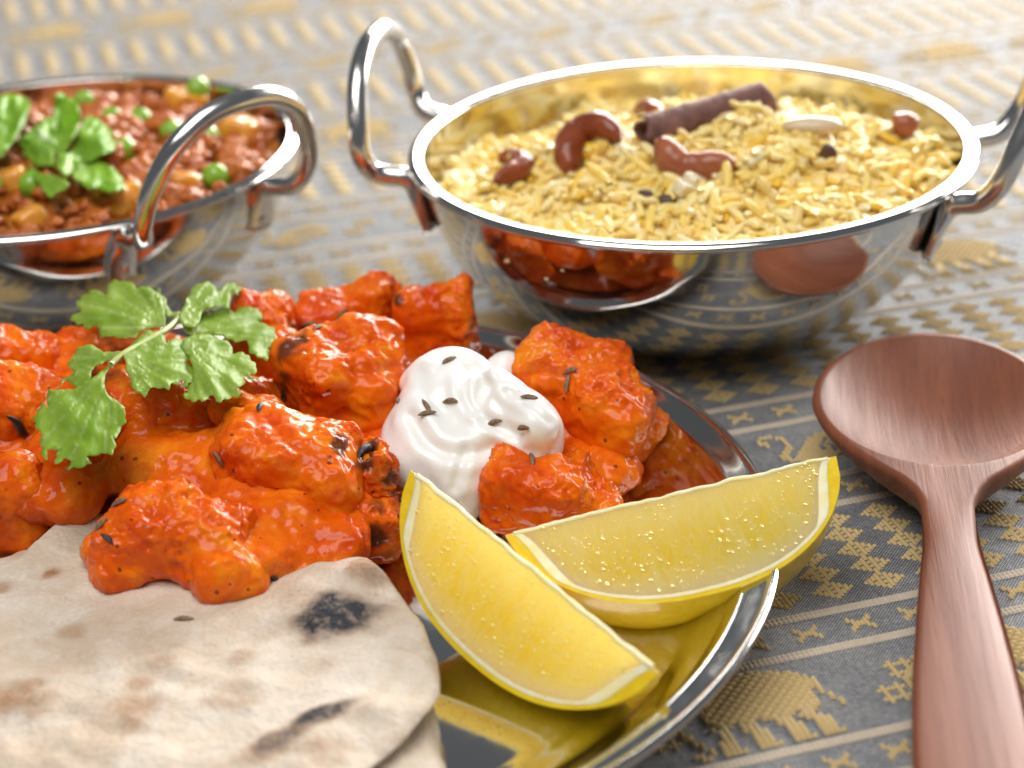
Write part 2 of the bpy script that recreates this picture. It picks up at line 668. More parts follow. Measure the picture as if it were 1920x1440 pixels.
def mat_naan():
    m, nt, b = new_mat('flatbread_crust')
    t = NT(nt)
    v = t.coords()
    n = t.noise(v, 60, 6, .68, .5)
    base = t.ramp(n, [(.3, (.54, .41, .29)), (.5, (.62, .50, .38)), (.7, (.69, .59, .48))])
    fl = t.noise(v, 900, 3, .7)
    base = t.mix(t.maprange(fl, .5, .8, 0, .5), base, (.68, .60, .50))
    n2 = t.noise(v, 260, 4, .7)
    fp = t.noise(v, 38, 6, .7, .8)
    base = t.mix(t.math('MULTIPLY', t.maprange(fp, .46, .66, 0, .75), t.maprange(fl, .3, .65, .4, 1)), base, (.80, .75, .67))
    tn = t.attr('toast')
    tf = t.math('MULTIPLY', tn, t.maprange(n2, .25, .6, .5, 1.1), True)
    base = t.mix(tf, base, (.36, .19, .09))
    cn = t.attr('char')
    n3 = t.noise(v, 420, 4, .75)
    cf = t.math('MULTIPLY', cn, t.maprange(n3, .3, .58, .35, 1.25), True)
    base = t.mix(cf, base, (.035, .037, .045))
    sp = t.math('MULTIPLY', t.maprange(t.noise(v, 700, 2), .66, .74, 0, 1), t.maprange(t.noise(v, 70, 2), .5, .65, 0, .6))
    base = t.mix(sp, base, (.30, .17, .08))
    t.l(base, b.inputs['Base Color'])
    setp(b, Roughness=.72, Subsurface_Weight=.12, Subsurface_Scale=.003, Specular_IOR_Level=.25)
    h = t.math('ADD', t.math('MULTIPLY', t.noise(v, 130, 4, .6), 1.0), t.math('MULTIPLY', t.noise(v, 900, 3), .35))
    t.bump(b, h, .8, .0016)
    return m


M_NAAN = mat_naan()


def mat_wood():
    m, nt, b = new_mat('rose_wood')
    t = NT(nt)
    v0 = t.coords(rz=R(7.5))                     # grain runs along the spoon

    def stretched(sc):
        mp = t.n('ShaderNodeMapping')
        mp.inputs['Scale'].default_value = sc
        t.l(v0, mp.inputs[0])
        return mp.outputs[0]
    g = t.noise(stretched((1, .025, .35)), 480, 5, .7, .1)
    fine = t.noise(stretched((1, .045, .5)), 1500, 3, .65)
    broad = t.noise(stretched((1, .12, .5)), 55, 4, .55, .4)
    col = t.ramp(broad, [(.3, (.17, .046, .019)), (.5, (.255, .078, .035)), (.7, (.33, .12, .06))])
    col = t.mix(t.maprange(g, .42, .66, 0, .6), col, (.15, .046, .024))
    col = t.mix(t.maprange(fine, .56, .72, 0, .4), col, (.09, .026, .014))
    t.l(col, b.inputs['Base Color'])
    t.l(t.maprange(g, .3, .7, .42, .58), b.inputs['Roughness'])
    setp(b, Specular_IOR_Level=.5)
    t.bump(b, t.math('ADD', g, fine), .25, .0004)
    return m


M_WOOD = mat_wood()

# ------------------------------------------------------------------ tablecloth
U = np.array([.96628, .2575])
W_ = np.array([-.2575, .96628])
ANG = math.atan2(.2575, .96628)
BOWL_C = np.array([5.36, 51.24])
PLATE_C = np.array([-6.26, 36.30])
KEEMA_C = np.array([-13.36, 54.5])
KEEMA_S = .93

cloth = thing('tablecloth', 'grey blue woven tablecloth with gold elephants, diamonds and crosses under all the dishes', 'tablecloth', (0, 0, 0))
n_ = 121
gx, gy = np.meshgrid(np.linspace(-150, 150, n_), np.linspace(-60, 240, n_), indexing='ij')
gz = np.zeros_like(gx)
part('cloth', np.stack([gx, gy, gz], -1).reshape(-1, 3), grid_faces(n_, n_), M_CLOTH, cloth)


def stitches(cells, cw, chh, h=.045, gap=.10):
    """raised thread pillows; cells are (column, row, columns wide, rows high)"""
    V, F = [], []
    for (c, r, w, k) in cells:
        x0, x1 = (c + gap / 2) * cw, (c + w - gap / 2) * cw
        y0, y1 = (r + gap / 2) * chh, (r + k - gap / 2) * chh
        ix, iy = min(.3 * (x1 - x0), .03), min(.3 * (y1 - y0), .03)
        o = len(V)
        V += [(x0, y0, 0), (x1, y0, 0), (x1, y1, 0), (x0, y1, 0), (x0 + ix, y0 + iy, h), (x1 - ix, y0 + iy, h), (x1 - ix, y1 - iy, h), (x0 + ix, y1 - iy, h)]
        F += [(o + 4, o + 5, o + 6, o + 7)] + [(o + i, o + (i + 1) % 4, o + 4 + (i + 1) % 4, o + 4 + i) for i in range(4)]
    return np.array(V, float), np.array(F)


def cells_from(rows, brick=False):
    H = len(rows)
    out = []
    W = max(len(r) for r in rows)
    rows = [r.ljust(W, '.') for r in rows]
    for j, r in enumerate(rows):
        for i, ch in enumerate(r):
            if ch == '#' and brick:
                if (i + j) % 2 == 0 or i == 0 or r[i - 1] != '#':
                    two = i + 1 < W and r[i + 1] == '#' and (i + 1 + j) % 2 == 1
                    out.append((i - W / 2, H - 1 - j, 2 if two else 1, 1))
            elif ch == '#':
                out.append((i - W / 2, H - 1 - j, 1, 1))
            elif ch == 'I' and (j == 0 or rows[j - 1][i] != 'I'):      # a long satin stitch
                k = 1
                while j + k < H and rows[j + k][i] == 'I':
                    k += 1
                out.append((i - W / 2, H - j - k, 1, k))
    return out


ELEPHANT = [
    "..............#####..........",
    "............##########.......",
    "..........##############.....",
    "........#################....",
    "......###################I...",
    "....######################I...",
    "....######################I...",
    "...##.####################I..",
    "..#..####################.I..",
    ".#...####################.I..",
    "##...####################..I.",
    "#....##################II..I.",
    "#.....################III...#",
    "##...#.II.###.######.III....#",
    "##....II..III...III.III......",
    ".#....II..III...III..III.....",
    ".##...II...III...III..III....",
    "..#..III...III...III..III....",
    "...#.III...III...III..III....",
    "##.#.III...III...III..III....",
    ".##..IIII..IIII..IIII.IIII..."]
SWAN = [
    "..###..................",
    ".#...##.........###....",
    ".##...#......#######...",
    "..#...#....##########..",
    "......#...####.#.#.###.",
    ".....##..####.#.#.#.##.",
    "....##..####.#.#.#.###.",
    "...##..#####.#.#.####..",
    "...##.########.####....",
    "....############.......",
    "......########.........",
    "........#..#...........",
    ".......##.##..........."]
FLOWER = [".#..#.", "######", ".#..#.", ".#..#.", "######", ".#..#."]
CROSS = ["##..##", "####.#", ".###..", "..###.", "#.####", "##..##"]
CROSS = ["#....#", "##..##", ".####.", ".####.", "##..##", "#....#"]


def diamond_cells():
    out = []
    n = 4
    for j in range(-n, n + 1):
        w = n - abs(j)
        for i in range(-w, w + 1):
            if i % 2 == 0 and j % 2 == 0 and abs(i) + abs(j) <= 2:
                continue
            out.append((i - .5, j - .5, 1, 1))
    return out


mesh_el = make_mesh('elephant_motif', *stitches(cells_from(ELEPHANT, True), .122, .118, .07, .14), [M_GOLD])
mesh_sw = make_mesh('swan_motif', *stitches(cells_from(SWAN), .125, .15, .045), [M_GOLD])
mesh_fl = make_mesh('flower_motif', *stitches(cells_from(FLOWER), .105, .105, .045), [M_GOLD])
mesh_x = make_mesh('cross_motif', *stitches(cells_from(CROSS), .095, .085, .045), [M_GOLD])
dv, df = stitches(diamond_cells(), .108, .08, .045, .08)
mesh_d = make_mesh('diamond_motif', dv, df, [M_GOLD])
rh = [(-.40, 0), (0, -.29), (.40, 0), (0, .29)]
dfar_v = np.array([(x, y, 0) for x, y in rh] + [(x * .86, y * .86, .045) for x, y in rh])
dfar_f = np.array([(4, 5, 6, 7)] + [(i, (i + 1) % 4, 4 + (i + 1) % 4, 4 + i) for i in range(4)])


def seen(p):
    """does the photograph show the cloth here?"""
    x, y = p
    q = proj((x, y, 0))
    if (np.array([x, y, 0]) - C_POS) @ C_FWD < 5:
        return False
    if not (-260 < q[0] < 2180 and -120 < q[1] < 1700):
        return False
    if np.hypot(x - PLATE_C[0], y - PLATE_C[1]) < 9.0:
        return False
    if np.hypot(x - BOWL_C[0], y - BOWL_C[1]) < 3.2 or np.hypot(x - KEEMA_C[0], y - KEEMA_C[1]) < 3.0:
        return False
    return True


def uv(u, v):
    return U * u + W_ * v


def motif(name, mesh, u, v):
    p = uv(u, v)
    return link(name, mesh, cloth, (p[0], p[1], .006), (0, 0, ANG))


COLW = 1.235
PER = 9.76
stripes, crosses, diamonds = [], [], []
for k in range(-3, 12):
    v1 = 31.88 + PER * k              # stripe under a diamond band
    stripes += [v1, v1 - 1.30, v1 - 1.30 - 2.95, v1 - 2.6 - 2.95]
    for j in range(-60, 60):
        u = 17.0 + COLW * j
        for vv in (v1 - .65, v1 - .65 - 1.30 - 2.95):
            if seen(uv(u, vv)):
                crosses.append((u, vv))
        for r in range(5):
            vv = v1 + .75 + .695 * r
            # the chains are cut into groups
            if seen(uv(u, vv)):
                diamonds.append((u, vv))
    for j in range(-14, 14):
        u = 12.55 + 4 * COLW * j
        vb = v1 - 1.30 - 2.95
        if k % 2 == 0:
            if seen(uv(u, vb + 1.3)):
                motif('elephant_motif', mesh_el, u, vb + .22)
        elif seen(uv(u + .7, vb + 1.3)):
            motif('swan_motif', mesh_sw, u + .7, vb + .5)
        if seen(uv(u + 2.9, vb + 1.2)):
            motif('flower_motif', mesh_fl, u + 2.75, vb + .75)
            motif('flower_motif', mesh_fl, u + 3.25, vb + 1.5)
dist = lambda p: np.hypot(*uv(*p))
crosses.sort(key=dist)
diamonds.sort(key=dist)
for u, v in crosses[:220]:
    motif('cross_motif', mesh_x, u, v - .25)
for u, v in diamonds[:290]:
    motif('diamond_motif', mesh_d, u, v)


def joined(name, items, V, F, mat):
    T = []
    c, s = math.cos(ANG), math.sin(ANG)
    Rm = np.array([[c, -s, 0], [s, c, 0], [0, 0, 1]])
    for u, v in items:
        p = uv(u, v)
        T.append((V @ Rm.T + np.array([p[0], p[1], .006]), F))
    V2, F2 = merge_np(T)
    o = part(name, V2, F2, mat, cloth)
    o['kind'] = 'stuff'


joined('diamond_pattern', diamonds[290:], dfar_v, dfar_f, M_GOLD)
if len(crosses) > 220:
    joined('cross_pattern', [(u, v - .25) for u, v in crosses[220:]], *stitches(cells_from(CROSS), .095, .085, .045), M_GOLD)


def stripe(us, v):
    u0 = us[0]
    if v > 62:
        V, F = stitches([(0, -.5, max((us[-1] - u0) / .11, 1), 1)], .11, .26, .03, 0)
    else:
        cells = []
        for u in us:
            cells += [((u - u0) / .11, -1, 1, 1), ((u - u0) / .11, 0, 1, 1)]
        V, F = stitches(cells, .11, .13, .03, 0)
    p = uv(u0, v)
    link('woven_stripe', make_mesh('woven_stripe', V, F, [M_STRIPE]), cloth, (p[0], p[1], .005), (0, 0, ANG))


for v in stripes:
    us = np.arange(-75, 75, .11)
    us = [u for u in us if seen(uv(u, v))]
    if not us:
        continue
    runs = [[us[0]]]
    for u in us[1:]:
        if u - runs[-1][-1] > .15:
            runs.append([])
        runs[-1].append(u)
    for us in runs:
        stripe(us, v)

# ------------------------------------------------------------------ steel plate
plate = thing('steel_plate', 'round polished steel plate holding the chicken curry, flatbread and lemon wedges', 'plate', (PLATE_C[0], PLATE_C[1], 0))
prof = spline([(0, .32), (4, .32), (8.2, .32), (8.95, .33), (9.3, .38), (9.9, .54), (10.65, 1.04), (11.10, 1.52), (11.25, 1.60), (11.64, 1.71), (11.80, 1.78), (11.86, 1.72), (11.84, 1.62), (11.70, 1.56),
               (11.2, 1.45), (10.6, 1.06), (9.9, .52), (9.1, .16), (8, .10), (4, .10), (0, .10)], 150)
prof[:, 0] = np.maximum(prof[:, 0], 0)
V, F = lathe(prof, 200)
part('dish', V + [PLATE_C[0], PLATE_C[1], 0], F, M_PLATE, plate)
tt = np.linspace(0, 2 * np.pi, 200, endpoint=False)
ring = np.stack([11.83 * np.cos(tt) + PLATE_C[0], 11.83 * np.sin(tt) + PLATE_C[1], np.full(200, 1.74)], -1)


def torus(ringR, z, r, rz=None, n=200, m=14):
    a = np.linspace(0, 2 * np.pi, m, endpoint=False)
    rz = rz or r
    return lathe(np.stack([ringR + r * np.cos(a), z + rz * np.sin(a)], -1), n)[0], grid_faces(n, m, True, True)


V, F = torus(11.80, 1.73, .10, .085)
part('rolled_rim', V + [PLATE_C[0], PLATE_C[1], 0], F, M_PLATE, plate)

# ------------------------------------------------------------------ the two steel serving bowls
def karahi(name, label, c, s, handles):
    root = thing(name, label, 'serving bowl', (c[0], c[1], 0))
    prof = spline([(0, .05), (2.4, .05), (3.3, .10), (4.5, .48), (5.65, 1.2), (6.55, 2.1), (7.2, 3.1), (7.52, 4.0), (7.64, 4.7), (7.66, 5.05),
                   (7.54, 5.10), (7.50, 4.7), (7.38, 4.0), (7.04, 3.12), (6.4, 2.18), (5.5, 1.32), (4.4, .62), (3.2, .26), (2.2, .2), (0, .2)], 110)
    prof[:, 0] = np.maximum(prof[:, 0], 0)
    V, F = lathe(prof * s, 180)
    off = np.array([c[0], c[1], 0])
    part('body', V + off, F, M_STEEL, root)
    rp = np.array([(7.56, 5.0), (7.62, 5.09), (7.71, 5.15), (7.82, 5.165), (7.92, 5.13), (7.985, 5.06), (7.985, 4.99), (7.92, 4.93), (7.82, 4.91), (7.70, 4.92), (7.60, 4.95)])
    n = 180
    V = lathe(rp * s, n)[0]
    part('rim', V + off, grid_faces(n, len(rp), True, True), M_STEEL, root)
    for az, r0, lean, top in handles:
        a, l = R(az), R(lean)
        rh_, th_ = np.array([math.cos(a), math.sin(a), 0]), np.array([-math.sin(a), math.cos(a), 0])
        sv = np.array([0, 0, math.cos(l)]) + rh_ * math.sin(l)
        P0 = rh_ * r0 + np.array([0, 0, 5.1])
        k = top / 3.75
        ph = 2.05 / 7.7

        def foot(sg, r, z, t=None):
            t = sg * 2.6 if t is None else t
            return rh_ * math.sqrt(max(r * r - t * t, 0)) + th_ * t + np.array([0, 0, z])
        half = [foot(-1, 7.47, 3.3), foot(-1, 7.74, 4.15), foot(-1, 8.0, 4.72), P0 - th_ * 2.78 + sv * -.16 - rh_ * .25, P0 - th_ * 3.02 + sv * .55 * k, P0 - th_ * 2.85 + sv * 1.6 * k, P0 - th_ * 2.2 + sv * 2.85 * k, P0 - th_ * 1.15 + sv * 3.58 * k]
        mir = [p - 2 * th_ * (p @ th_) for p in half[::-1]]
        path = spline(half + [P0 + sv * top] + mir, 90)
        q = np.linspace(0, 1, 90)
        e = np.minimum(q, 1 - q)
        fl = smoothstep(.13, .04, e)
        r_th = .295 * (1 - fl) + .17 * fl          # flattened tab against the bowl
        r_w = .295 * (1 - fl) + .50 * fl
        V, F = tube(path * s, r_th * s, 16, r_w * s, up=rh_)
        h = part('handle', V + off, F, M_HANDLE, root)
        for sg in (-1, 1):
            b = foot(sg, 7.68, 3.62)
            nrm = unit([b[0], b[1], -2.2])
            pr = [(0, .10), (.10, .09), (.17, .05), (.2, 0)]
            V, F = lathe(np.array(pr), 14)
            z = unit(nrm)
            x = unit(np.cross([0, 0, 1], z))
            y = np.cross(z, x)
            V = (V[:, :1] * x + V[:, 1:2] * y + V[:, 2:] * z + b) * s + off
            o = part('rivet', V, F, M_HANDLE, root)
            o.parent = h
    return root


karahi('serving_bowl', 'round steel serving bowl with two loop handles full of yellow rice', BOWL_C, 1.0, [(167, 8.7, 6, 2.95), (-19, 8.6, 20, 4.0)])
karahi('serving_bowl', 'round steel serving bowl of minced meat and peas at left edge', KEEMA_C, KEEMA_S, [(-45, 8.9, 20, 3.75), (135, 8.9, 20, 3.75)])

# ------------------------------------------------------------------ rice
def h_rice(x, y):
    d = np.hypot(x, y)
    z = 4.12 - .05 * y + 1.75 * np.exp(-((x - .9) ** 2 / 24 + (y + .3) ** 2 / 14)) + .35 * np.exp(-((x - 4.6) ** 2 / 6 + (y + .6) ** 2 / 8))
    P = np.stack([x, y, np.zeros_like(x)], -1)
    z = z + .50 * noise(P, .62, 1) + .36 * noise(P, 1.25, 2)
    return z - .2 * smoothstep(6.3, 7.4, d)


a_ = np.linspace(0, 1, 44)
t_ = np.linspace(0, 2 * np.pi, 120, endpoint=False)
rr, ta = np.meshgrid(a_ * 7.3, t_, indexing='ij')
bx, by = (rr * np.cos(ta)).ravel(), (rr * np.sin(ta)).ravel()
rice_bed = np.stack([bx + BOWL_C[0], by + BOWL_C[1], h_rice(bx, by) - .14], -1)
RICE_BVH_V, RICE_BVH_F = rice_bed + [0, 0, .16], grid_faces(44, 120, wrap_m=True)


def grain_mesh(L, r, bend, ns=7, nr=6):
    s = np.linspace(-1, 1, ns)
    prof_r = r * np.sqrt(np.maximum(1 - np.abs(s) ** 3.2, 0.02))
    V = []
    for i in range(ns):
        for k in range(nr):
            a = 2 * np.pi * k / nr
            V.append((s[i] * L, prof_r[i] * math.cos(a) + bend * (1 - s[i] ** 2), prof_r[i] * math.sin(a)))
    F = [list(f) for f in grid_faces(ns, nr, wrap_m=True)]
    F += [list(range(nr))[::-1], [(ns - 1) * nr + i for i in range(nr)]]
    return np.array(V), F


grains = []
while len(grains) < 3600:
    x, y = RNG.uniform(-7.3, 7.3, 2)
    if np.hypot(x, y) > 7.15:
        continue
    grains.append((x, y))
G_ = np.array(grains)
gz = h_rice(G_[:, 0], G_[:, 1]) + RNG.uniform(-.18, .10, len(G_)) - .06
tilt = RNG.normal(0, 24, len(G_))
yaw = RNG.uniform(0, 360, len(G_))
size = RNG.uniform(.8, 1.2, len(G_))
score = G_[:, 1] - 6 * gz                                   # nearest to the camera and uppermost first
order = np.argsort(score + 40 * (gz < np.median(gz - h_rice(G_[:, 0], G_[:, 1])) + h_rice(G_[:, 0], G_[:, 1])))
first = set(order[:280].tolist())
gm = [make_mesh('rice_grain', *grain_mesh(.43, .126, b, 9, 8), [M_RICE1]) for b in (.0, .03, .055, -.04)]
gV, gF = grain_mesh(.43, .124, .03, 7, 7)
gF4 = np.array([f for f in gF if len(f) == 4])
bulk = [(rice_bed, RICE_BVH_F)]
for i, (x, y) in enumerate(G_):
    Rm = rot(yaw[i], 0, tilt[i])
    p = np.array([x + BOWL_C[0], y + BOWL_C[1], gz[i]])
    if i in first:
        o = link('rice_grain', gm[i % 4], None, p, Matrix(Rm.tolist()).to_euler())
        o.scale = (size[i],) * 3
        tag(o, 'cooked yellow rice grain lying loose at the top of the heaped rice', 'rice grain', 'loose grains on top of the rice')
    else:
        bulk.append(((gV * size[i]) @ Rm.T + p, gF4))
V, F = merge_np(bulk)
o = solid('rice_heap', V, F, M_RICE, 'heap of sticky yellow rice filling the right hand steel bowl', 'rice', None, 'stuff')


def cast(bvh, px, py):
    x, y = (px - 960) / CAM_F, -(py - 720) / CAM_F
    d = unit(C_FWD + x * C_RIGHT + y * C_UP)
    hit = bvh.ray_cast(Vector(C_POS), Vector(d))
    if hit[0] is None:
        return None, None
    n = np.array(hit[1])
    if n @ d > 0:
        n = -n
    return np.array(hit[0]), n


def bvh_of(V, F):
    return BVHTree.FromPolygons(np.asarray(V).tolist(), F.tolist() if isinstance(F, np.ndarray) else F)


rice_bvh = bvh_of(RICE_BVH_V, RICE_BVH_F)


def on_rice(px, py, lift=0):
    p, n = cast(rice_bvh, px, py)
    if p is None:
        p = at(px, py, 5)
    return p + np.array([0, 0, lift])


def blob_tube(path, rad, n=40, m=18, rough=0, seed=0):
    P = spline(path, n)
    q = np.linspace(0, 1, n)
    rr = np.interp(q, np.linspace(0, 1, len(rad)), rad) * 1.12
    cap = np.sqrt(np.clip(1 - (np.abs(2 * q - 1)) ** 6, .004, 1))
    V, F = tube(P, rr * cap, m)
    if rough:
        c = np.repeat(P, m, 0)
        V = V + (V - c) * (2.0 * rough * noise(V, 2.2, seed) + rough * noise(V, 6.0, seed + 1))[:, None]
    return V, F


# fried cashews and whole spices
a, b_, c_ = on_rice(1165, 275, .30), on_rice(1085, 280, .45), on_rice(1070, 340, .25)
V, F = blob_tube([a, (a + b_) / 2 + [0, .25, .2], b_, (b_ + c_) / 2 + [-.15, 0, .05], c_], [.28, .38, .44, .40, .30], rough=.06, seed=3)
solid('cashew_nut', V, F, M_CASHEW, 'big curved dark brown fried cashew standing up left of the cinnamon stick', 'cashew nut', 'fried cashews in the rice')
a, b_, c_ = on_rice(1238, 282, .35), on_rice(1285, 330, .25), on_rice(1380, 322, .22)
V, F = blob_tube([a, (a + b_) / 2 + [-.1, -.1, 0], b_, (b_ + c_) / 2 + [0, -.05, .05], c_], [.26, .40, .40, .36, .26], rough=.06, seed=5)
solid('cashew_nut', V, F, M_CASHEWPALE, 'lighter brown curved cashew lying in front of the cinnamon stick', 'cashew nut', 'fried cashews in the rice')
a, b_, c_ = on_rice(935, 315, .22), on_rice(985, 325, .25), on_rice(925, 352, .20)
V, F = blob_tube([a, a + [.35, 0, .12], b_, (b_ + c_) / 2 + [.1, 0, 0], c_], [.17, .22, .30, .27, .18], rough=.08, seed=6)
solid('cashew_nut', V, F, M_CASHEW, 'small split cashew near the left rim of the rice bowl', 'cashew nut', 'fried cashews in the rice')
a, b_ = on_rice(1672, 252, .2), on_rice(1715, 262, .25)
V, F = blob_tube([a, (a + b_) / 2 + [0, 0, .12], b_], [.26, .36, .30], rough=.07, seed=8)
solid('cashew_nut', V, F, M_CASHEWPALE, 'reddish cashew piece at far right inside the rice bowl', 'cashew nut', 'fried cashews in the rice')
a, b_ = on_rice(1192, 228, .15), on_rice(1236, 222, .2)
V, F = blob_tube([a, (a + b_) / 2 + [0, 0, .12], b_], [.24, .30, .24], rough=.08, seed=9)
solid('cashew_nut', V, F, M_CASHEW, 'dark nut half buried in rice behind the cinnamon stick', 'cashew nut', 'fried cashews in the rice')

# cinnamon quill: a rolled sheet of bark
A = at(1205, 252, 5.8)
B = at(1437, 185, 6.15)
ax = unit(B - A)
e1 = unit(np.cross([0, 0, 1], ax))
e2 = np.cross(ax, e1)
Ls = np.linalg.norm(B - A)
ns_, nt_ = 50, 60
sg, tg = np.meshgrid(np.linspace(0, 1, ns_), np.linspace(0, 1, nt_), indexing='ij')
ang = R(60) + tg * R(500)
rad = .50 - .17 * tg
wob = noise(np.stack([sg.ravel() * 9, tg.ravel() * 3, 0 * sg.ravel()], -1), 1, 4).reshape(sg.shape)
wob2 = noise(np.stack([sg.ravel() * 40, tg.ravel() * 2, 0 * sg.ravel()], -1), 1, 9).reshape(sg.shape)
rad = rad * (1 + .07 * wob) + .02 * wob2
endw = .10 * np.sin(ang * 2 + 1) * (2 * sg - 1)
outer = A + (sg * Ls + endw)[..., None] * ax + (rad * np.cos(ang))[..., None] * e1 + (rad * np.sin(ang))[..., None] * e2
inner = A + (sg * Ls + endw)[..., None] * ax + ((rad - .05) * np.cos(ang))[..., None] * e1 + ((rad - .05) * np.sin(ang))[..., None] * e2
V = np.vstack([outer.reshape(-1, 3), inner.reshape(-1, 3)])
F = [list(f) for f in grid_faces(ns_, nt_)]
N0 = ns_ * nt_
F += [[i + N0 for i in f[::-1]] for f in grid_faces(ns_, nt_).tolist()]
bd = [(0, j) for j in range(nt_)] + [(i, nt_ - 1) for i in range(1, ns_)] + [(ns_ - 1, j) for j in range(nt_ - 2, -1, -1)] + [(i, 0) for i in range(ns_ - 2, 0, -1)]
bi = [i * nt_ + j for i, j in bd]
F += [[bi[k], bi[(k + 1) % len(bi)], bi[(k + 1) % len(bi)] + N0, bi[k] + N0] for k in range(len(bi))]
solid('cinnamon_stick', V, F, M_CINN, 'dark rolled cinnamon stick lying across the top of the yellow rice', 'cinnamon stick')

# almond half, clove, onion cubes, dark bits
p = on_rice(1522, 250, .22)
V, F = surface_nets(lambda P: sd_ell(P, p, (.85, .36, .26), rot(-8)), p - 1, p + 1, .06)
solid('almond_half', V, F, M_ALMOND, 'pale blanched almond half lying on rice right of the cinnamon', 'almond')
p = on_rice(1552, 303, .2)
V, F = surface_nets(lambda P: smin(sd_ell(P, p, (.24, .2, .30)), sd_ell(P, p + [.02, 0, -.3], (.12, .12, .3)), .1) + .05 * noise(P, 5, 2), p - .8, p + .8, .05)
solid('clove', V, F, M_CLOVE, 'dark knobbly clove standing in the rice below the almond', 'clove')
for (px, py, lab) in ((1300, 352, 'white onion cube lying below the lighter cashew'), (1283, 366, 'second white onion cube leaning on its twin in the rice')):
    p = on_rice(px, py, .18)
    Rm = rot(25 + px % 40, 15, 20)
    V, F = surface_nets(lambda P: sd_box(P, p, (.27, .24, .2), Rm, .09) + .03 * noise(P, 4, 1), p - .6, p + .6, .05)
    solid('onion_cube', V, F, M_ONION, lab, 'onion piece')
for (px, py, lab) in ((1250, 382, 'small dark brown spice pod in the front rice'), (1210, 372, 'tiny blackish spice speck beside the brown pod'), (1330, 300, 'brown spice fragment under the lighter cashew')):
    p = on_rice(px, py, .1)
    V, F = surface_nets(lambda P: sd_ell(P, p, (.24, .17, .16), rot(px)) + .05 * noise(P, 5, 3), p - .5, p + .5, .045)
    solid('spice_pod', V, F, M_CLOVE, lab, 'whole spice')

# ------------------------------------------------------------------ minced meat with peas
KR = 7.25 * KEEMA_S


def h_keema(x, y):
    P = np.stack([x, y, 0 * x], -1)
    return 4.05 + .75 * np.exp(-(x ** 2 + y ** 2) / 22) + .25 * noise(P, .7, 5) + .10 * noise(P, 2.2, 6)


rr, ta = np.meshgrid(np.linspace(0, 1, 50) * KR, t_, indexing='ij')
bx, by = (rr * np.cos(ta)).ravel(), (rr * np.sin(ta)).ravel()
kb = np.stack([bx + KEEMA_C[0], by + KEEMA_C[1], h_keema(bx, by) - .05], -1)
keema_bvh = bvh_of(kb, RICE_BVH_F if False else grid_faces(50, 120, wrap_m=True))
solid('mince_gravy', kb, grid_faces(50, 120, wrap_m=True), M_MINCESAUCE, 'brown red gravy around the minced meat in the left bowl', 'gravy')


def icosphere(sub):
    import bmesh
    bm = bmesh.new()
    bmesh.ops.create_icosphere(bm, subdivisions=sub, radius=1)
    V = np.array([v.co[:] for v in bm.verts])
    F = np.array([[v.index for v in f.verts] for f in bm.faces])
    bm.free()
    return V, F


IV, IF = icosphere(3)
bulk = []
for i in range(900):
    x, y = RNG.uniform(-KR, KR, 2)
    if np.hypot(x, y) > KR - .25:
        continue
    s = RNG.uniform(.13, .30) * (1.6 if i % 5 == 0 else 1)
    v = IV * (1 + .7 * noise(IV + i * 3.1, 1.4, 7) + .5 * (.4 - np.abs(noise(IV + i * 3.1, 2.6, 8)) * 1.6))[:, None]
    v = (v * s * [1.15, .95, .8]) @ rot(RNG.uniform(0, 360), RNG.uniform(-40, 40), 0).T
    z = h_keema(np.array([x]), np.array([y]))[0] + RNG.uniform(-.1, .22)
    bulk.append((v + [x + KEEMA_C[0], y + KEEMA_C[1], z], IF))
V, F = merge_np(bulk)
solid('minced_meat', V, F, M_MINCE, 'crumbly brown minced meat heaped in the left hand steel bowl', 'minced meat', None, 'stuff')


def on_keema(px, py, lift):
    p, n = cast(keema_bvh, px, py)
    if p is None:
        p = at(px, py, 4.6)
    return p + [0, 0, lift]


PV, PF = icosphere(4)
pea_v = PV * (1 + .09 * noise(PV, 1.3, 3) - .05 * np.exp(-((PV[:, 0] - .9) / .25) ** 2))[:, None] * [.42, .39, .37]
pea_mesh = make_mesh('green_pea', pea_v, PF, [M_PEA])
PEAS = [(213, 237, 'bright pea just right of the mint'), (266, 238, 'bright wet pea, rightmost of the pair behind the mint'), (234, 296, 'pea under the right edge of the big mint leaf'), (160, 205, 'pea behind the upright mint leaf'), (390, 272, 'pea seen through the loop of the handle'), (326, 262, 'pea beside the inside edge of the bowl handle'),
        (406, 346, 'pea by the front rim right of the handle'), (64, 362, 'dark green pea under the lower mint leaf'), (-4, 358, 'pea cut by the left edge of the photo'), (372, 180, 'blurred pea by the far rim of the left bowl')]
for px, py, lab in PEAS:
    p = on_keema(px, py, .22)
    o = link('green_pea', pea_mesh, None, p, (RNG.uniform(0, 6), RNG.uniform(0, 6), 0))
    tag(o, lab, 'pea', 'peas in the minced meat')
for k, (px, py, s, lab) in enumerate([(348, 207, .62, 'orange potato cube at the back of the left bowl'), (458, 263, .66, 'orange potato cube seen through the right part of the handle loop'), (347, 362, .55, 'yellow potato piece by the front rim inside the handle'), (225, 388, .62, 'glossy potato cube at the front left of the handle foot'), (22, 352, .5, 'potato cube under the left mint leaf'), (60, 425, .45, 'brown potato piece at the front rim near the photo edge')]):
    p = on_keema(px, py, .2)
    Rm = rot(30 + 37 * k, 10, 12)
    V, F = surface_nets(lambda P: sd_box(P, p, (s, s * .8, s * .75), Rm, .2) + .06 * noise(P, 2.2, k), p - 1.2, p + 1.2, .07)
    solid('potato_cube', V, F, M_POTATO, lab, 'potato cube', 'potato cubes in the minced meat')


